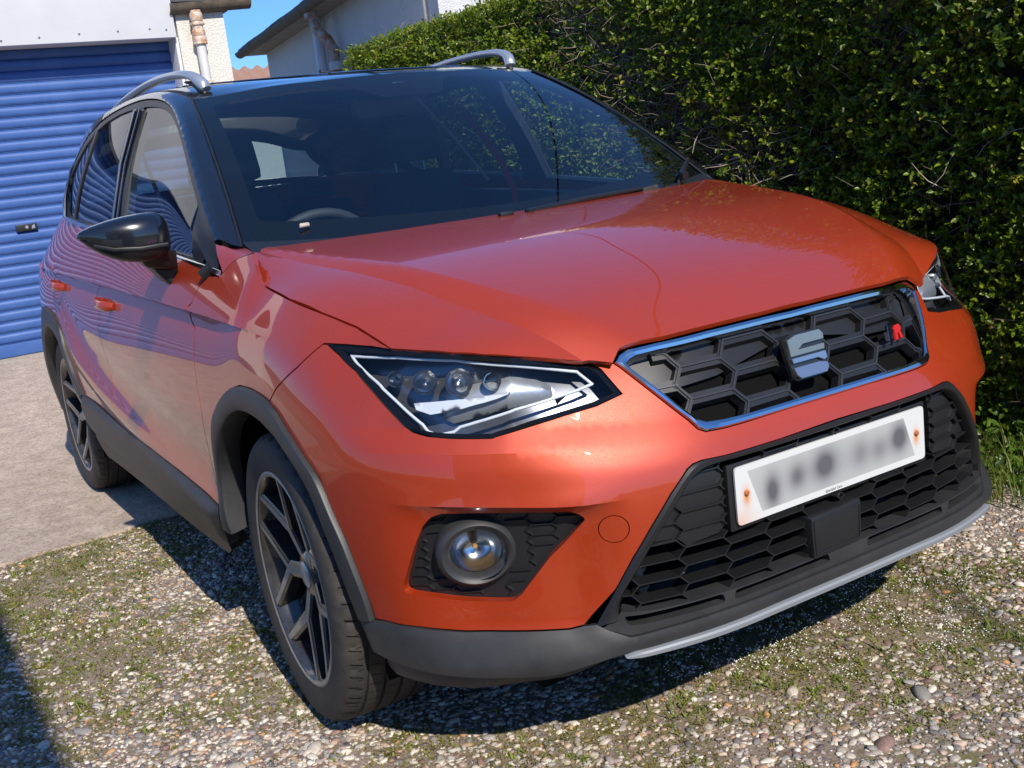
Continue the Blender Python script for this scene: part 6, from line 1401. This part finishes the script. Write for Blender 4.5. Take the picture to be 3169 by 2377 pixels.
for row in range(3):
    for q in range(23):
        ob = bpy.data.objects.new('roof_slate', tm_); C.objects.link(ob); ob.parent = hs; tq = -1.5+q*.266+(row%2)*.136
        ob.location = Vector(hp(tq,-.05+row*.22,ZE+.055+row*.10+.004*math.sin(q*5.1+row))); ob.rotation_euler = (R(2*math.sin(q*3.3)),0,math.atan2(D0.y,D0.x)+R(180)*0-R(0)+0); ob.rotation_euler.z = math.atan2(D0.y,D0.x)+math.pi; ob.rotation_euler.x = 0
mb = MB(); mb.hexa([hp(-1.4,.5,ZE+.2),hp(-1.4,3,ZE+.75),hp(4.4,3,ZE+.75),hp(4.4,.5,ZE+.2),hp(-1.4,.5,ZE+.26),hp(-1.4,3,ZE+.81),hp(4.4,3,ZE+.81),hp(4.4,.5,ZE+.26)]); mb.obj('roof', SL, hs)
# downpipes: rusty cast-iron swan neck and a plain grey-white plastic one
RU = mat('rusting_iron', (.60,.56,.50), rough=.6, var=(9,.10,(.36,.13,.035)), bump=(50,.4,.004)); RU2 = mat('rusted_iron', (.42,.17,.05), rough=.7, var=(14,.2,(.22,.10,.05)), bump=(50,.4,.004))
tt = 1.22
mb = MB(); mb.tube([hp(tt,.02,ZE+.0),hp(tt,.02,ZE-.10),hp(tt-.02,.06,ZE-.20),hp(tt-.05,.13,ZE-.28),hp(tt-.07,.17,ZE-.38),hp(tt-.07,.17,ZE-.52)], .050, 16); sn = mb.obj('swan_neck', RU, hs, smooth=60)
mb = MB(); mb.tube([hp(tt-.07,.17,ZE-.50),hp(tt-.07,.17,.2)], .047, 16); mb.obj('downpipe', RU2, hs, smooth=60)
for z_ in (ZE-.05,ZE-.52,ZE-.66):
    mb = MB(); c_ = hp(tt if z_ > ZE-.1 else tt-.07,.02 if z_ > ZE-.1 else .17,z_); mb.lathe([(.05,-.04),(.060,-.035),(.062,0),(.060,.035),(.05,.04)], 18, 'z', c_); mb.obj('pipe_collar', CIP if z_ < ZE-.1 else RU, hs, smooth=50)
mb = MB(); mb.tube([hp(1.63,.17,ZE-.02),hp(1.63,.17,.2)], .050, 16); mb.obj('plastic_pipe', mat('plastic_pipe', (.62,.63,.66), rough=.4), hs, smooth=60)
mb = MB(); mb.tube([hp(-1.23,.215,ZE+.0),hp(-1.23,.215,.2)], .013, 8); mb.obj('cable_pipe', mat('cable_grey', (.25,.25,.26), rough=.5), hs, smooth=60)
mb = MB(); mb.tube([(A0.x+NR.x*1.05-3.2,A0.y+NR.y*1.05-D0.y*1.48-.03-9,3.0),(A0.x+NR.x*1.05-3.2,A0.y+NR.y*1.05-D0.y*1.48-.03-9,.2)], .016, 8); mb.obj('cable_pipe', MATS['cable_grey'], hs, smooth=60)
# distant red pantile roof
dr_ = empty('pantiled_outbuilding', (6.22,16,-.05), label='low outbuilding with a red pantile roof, seen between garage and house', category='outbuilding')
mb = MB(); mb.box((-1.6,.1,0),(1.6,2.4,2.72)); mb.obj('wall', HARL2, dr_)
PT = mat('red_pantile', (.36,.13,.08), rough=.8, var=(7,.25,(.30,.24,.17))); pm_ = MB(); n = 6
V = []
for x_ in range(n+1):
    t = x_/n; zz = .035*math.sin(t*math.pi*2)+.035; V += [(t*.24,0,zz),(t*.24,.36,zz+.14)]
pm_.add(V, [(2*i,2*i+2,2*i+3,2*i+1) for i in range(n)]); pm_ = pm_.mesh(recalc=False); pm_.materials.append(PT); pm_.polygons.foreach_set('use_smooth',[True]*len(pm_.polygons))
for row in range(5):
    for q in range(14):
        ob = bpy.data.objects.new('pantile', pm_); C.objects.link(ob); ob.parent = dr_; ob.location = (-1.68+q*.24,-.05+row*.33,2.60+row*.125)
# white picket fence and shrub beyond the gap, seen through the rear window
fe = empty('picket_fence', (2.2,10.5,.2), label='white picket fence across the gap between garage and house', category='fence')
PW = mat('picket_white', (.74,.74,.72), rough=.6); pk = MB(); pk.hexa([(-.035,0,0),(.035,0,0),(.035,.02,0),(-.035,.02,0),(-.035,0,1.0),(.035,0,1.0),(.035,.02,1.0),(-.035,.02,1.0)]); pk = pk.mesh(); pk.materials.append(PW)
for q in range(18):
    ob = bpy.data.objects.new('picket', pk); C.objects.link(ob); ob.parent = fe; ob.location = (-1.05+q*.115,0,0)
for z_ in (.25,.78):
    mb = MB(); mb.box((-1.1,.021,z_),(1.0,.05,z_+.08)); mb.obj('rail', PW, fe)
# ---------------------------------------------------------------- the house whose corner throws the shade at lower left (behind the viewer)
nb = empty('corner_house', (-4,-4.2,0), label='rendered house corner behind the viewer that shades the lower left of the drive', category='house')
mb = MB(); mb.box((-1.6,-1.0,0),(1.985,.9,4.0)); mb.obj('wall', HARL2, nb)
mb = MB(); mb.hexa([(-1.7,-1.1,4.0),(1.97,-1.1,4.0),(1.97,.9,4.0),(-1.7,.9,4.0),(-1.7,-.2,4.9),(1.8,-.2,4.9),(1.8,0,4.9),(-1.7,0,4.9)]); mb.obj('roof', SL, nb)
mb = MB(); mb.box((.6,.9,1.0),(1.7,.93,2.1)); wn = mb.obj('window', M['black'], nb); mb = MB(); mb.box((.55,.93,.95),(.60,.96,2.15)); mb.box((1.7,.93,.95),(1.75,.96,2.15)); mb.box((.6,.93,.95),(1.7,.96,1.0)); mb.box((.6,.93,2.1),(1.7,.96,2.15)); mb.obj('window_frame', PW, wn)

# overhead cable crossing above the hedge (it mirrors in the windscreen and bonnet)
mb = MB(); pts = []
for i in range(25):
    t = i/24; y = -9+27*t; pts.append((3.6+.45*(y-1.1), y, 6.25-.9*4*t*(1-t)*.5))
mb.tube(pts, .014, 6); oc = mb.obj('overhead_cable', mat('cable_black', (.01,.01,.01), rough=.6), None, smooth=60, label='black overhead cable mirrored as a dark line in the windscreen and bonnet', category='cable')
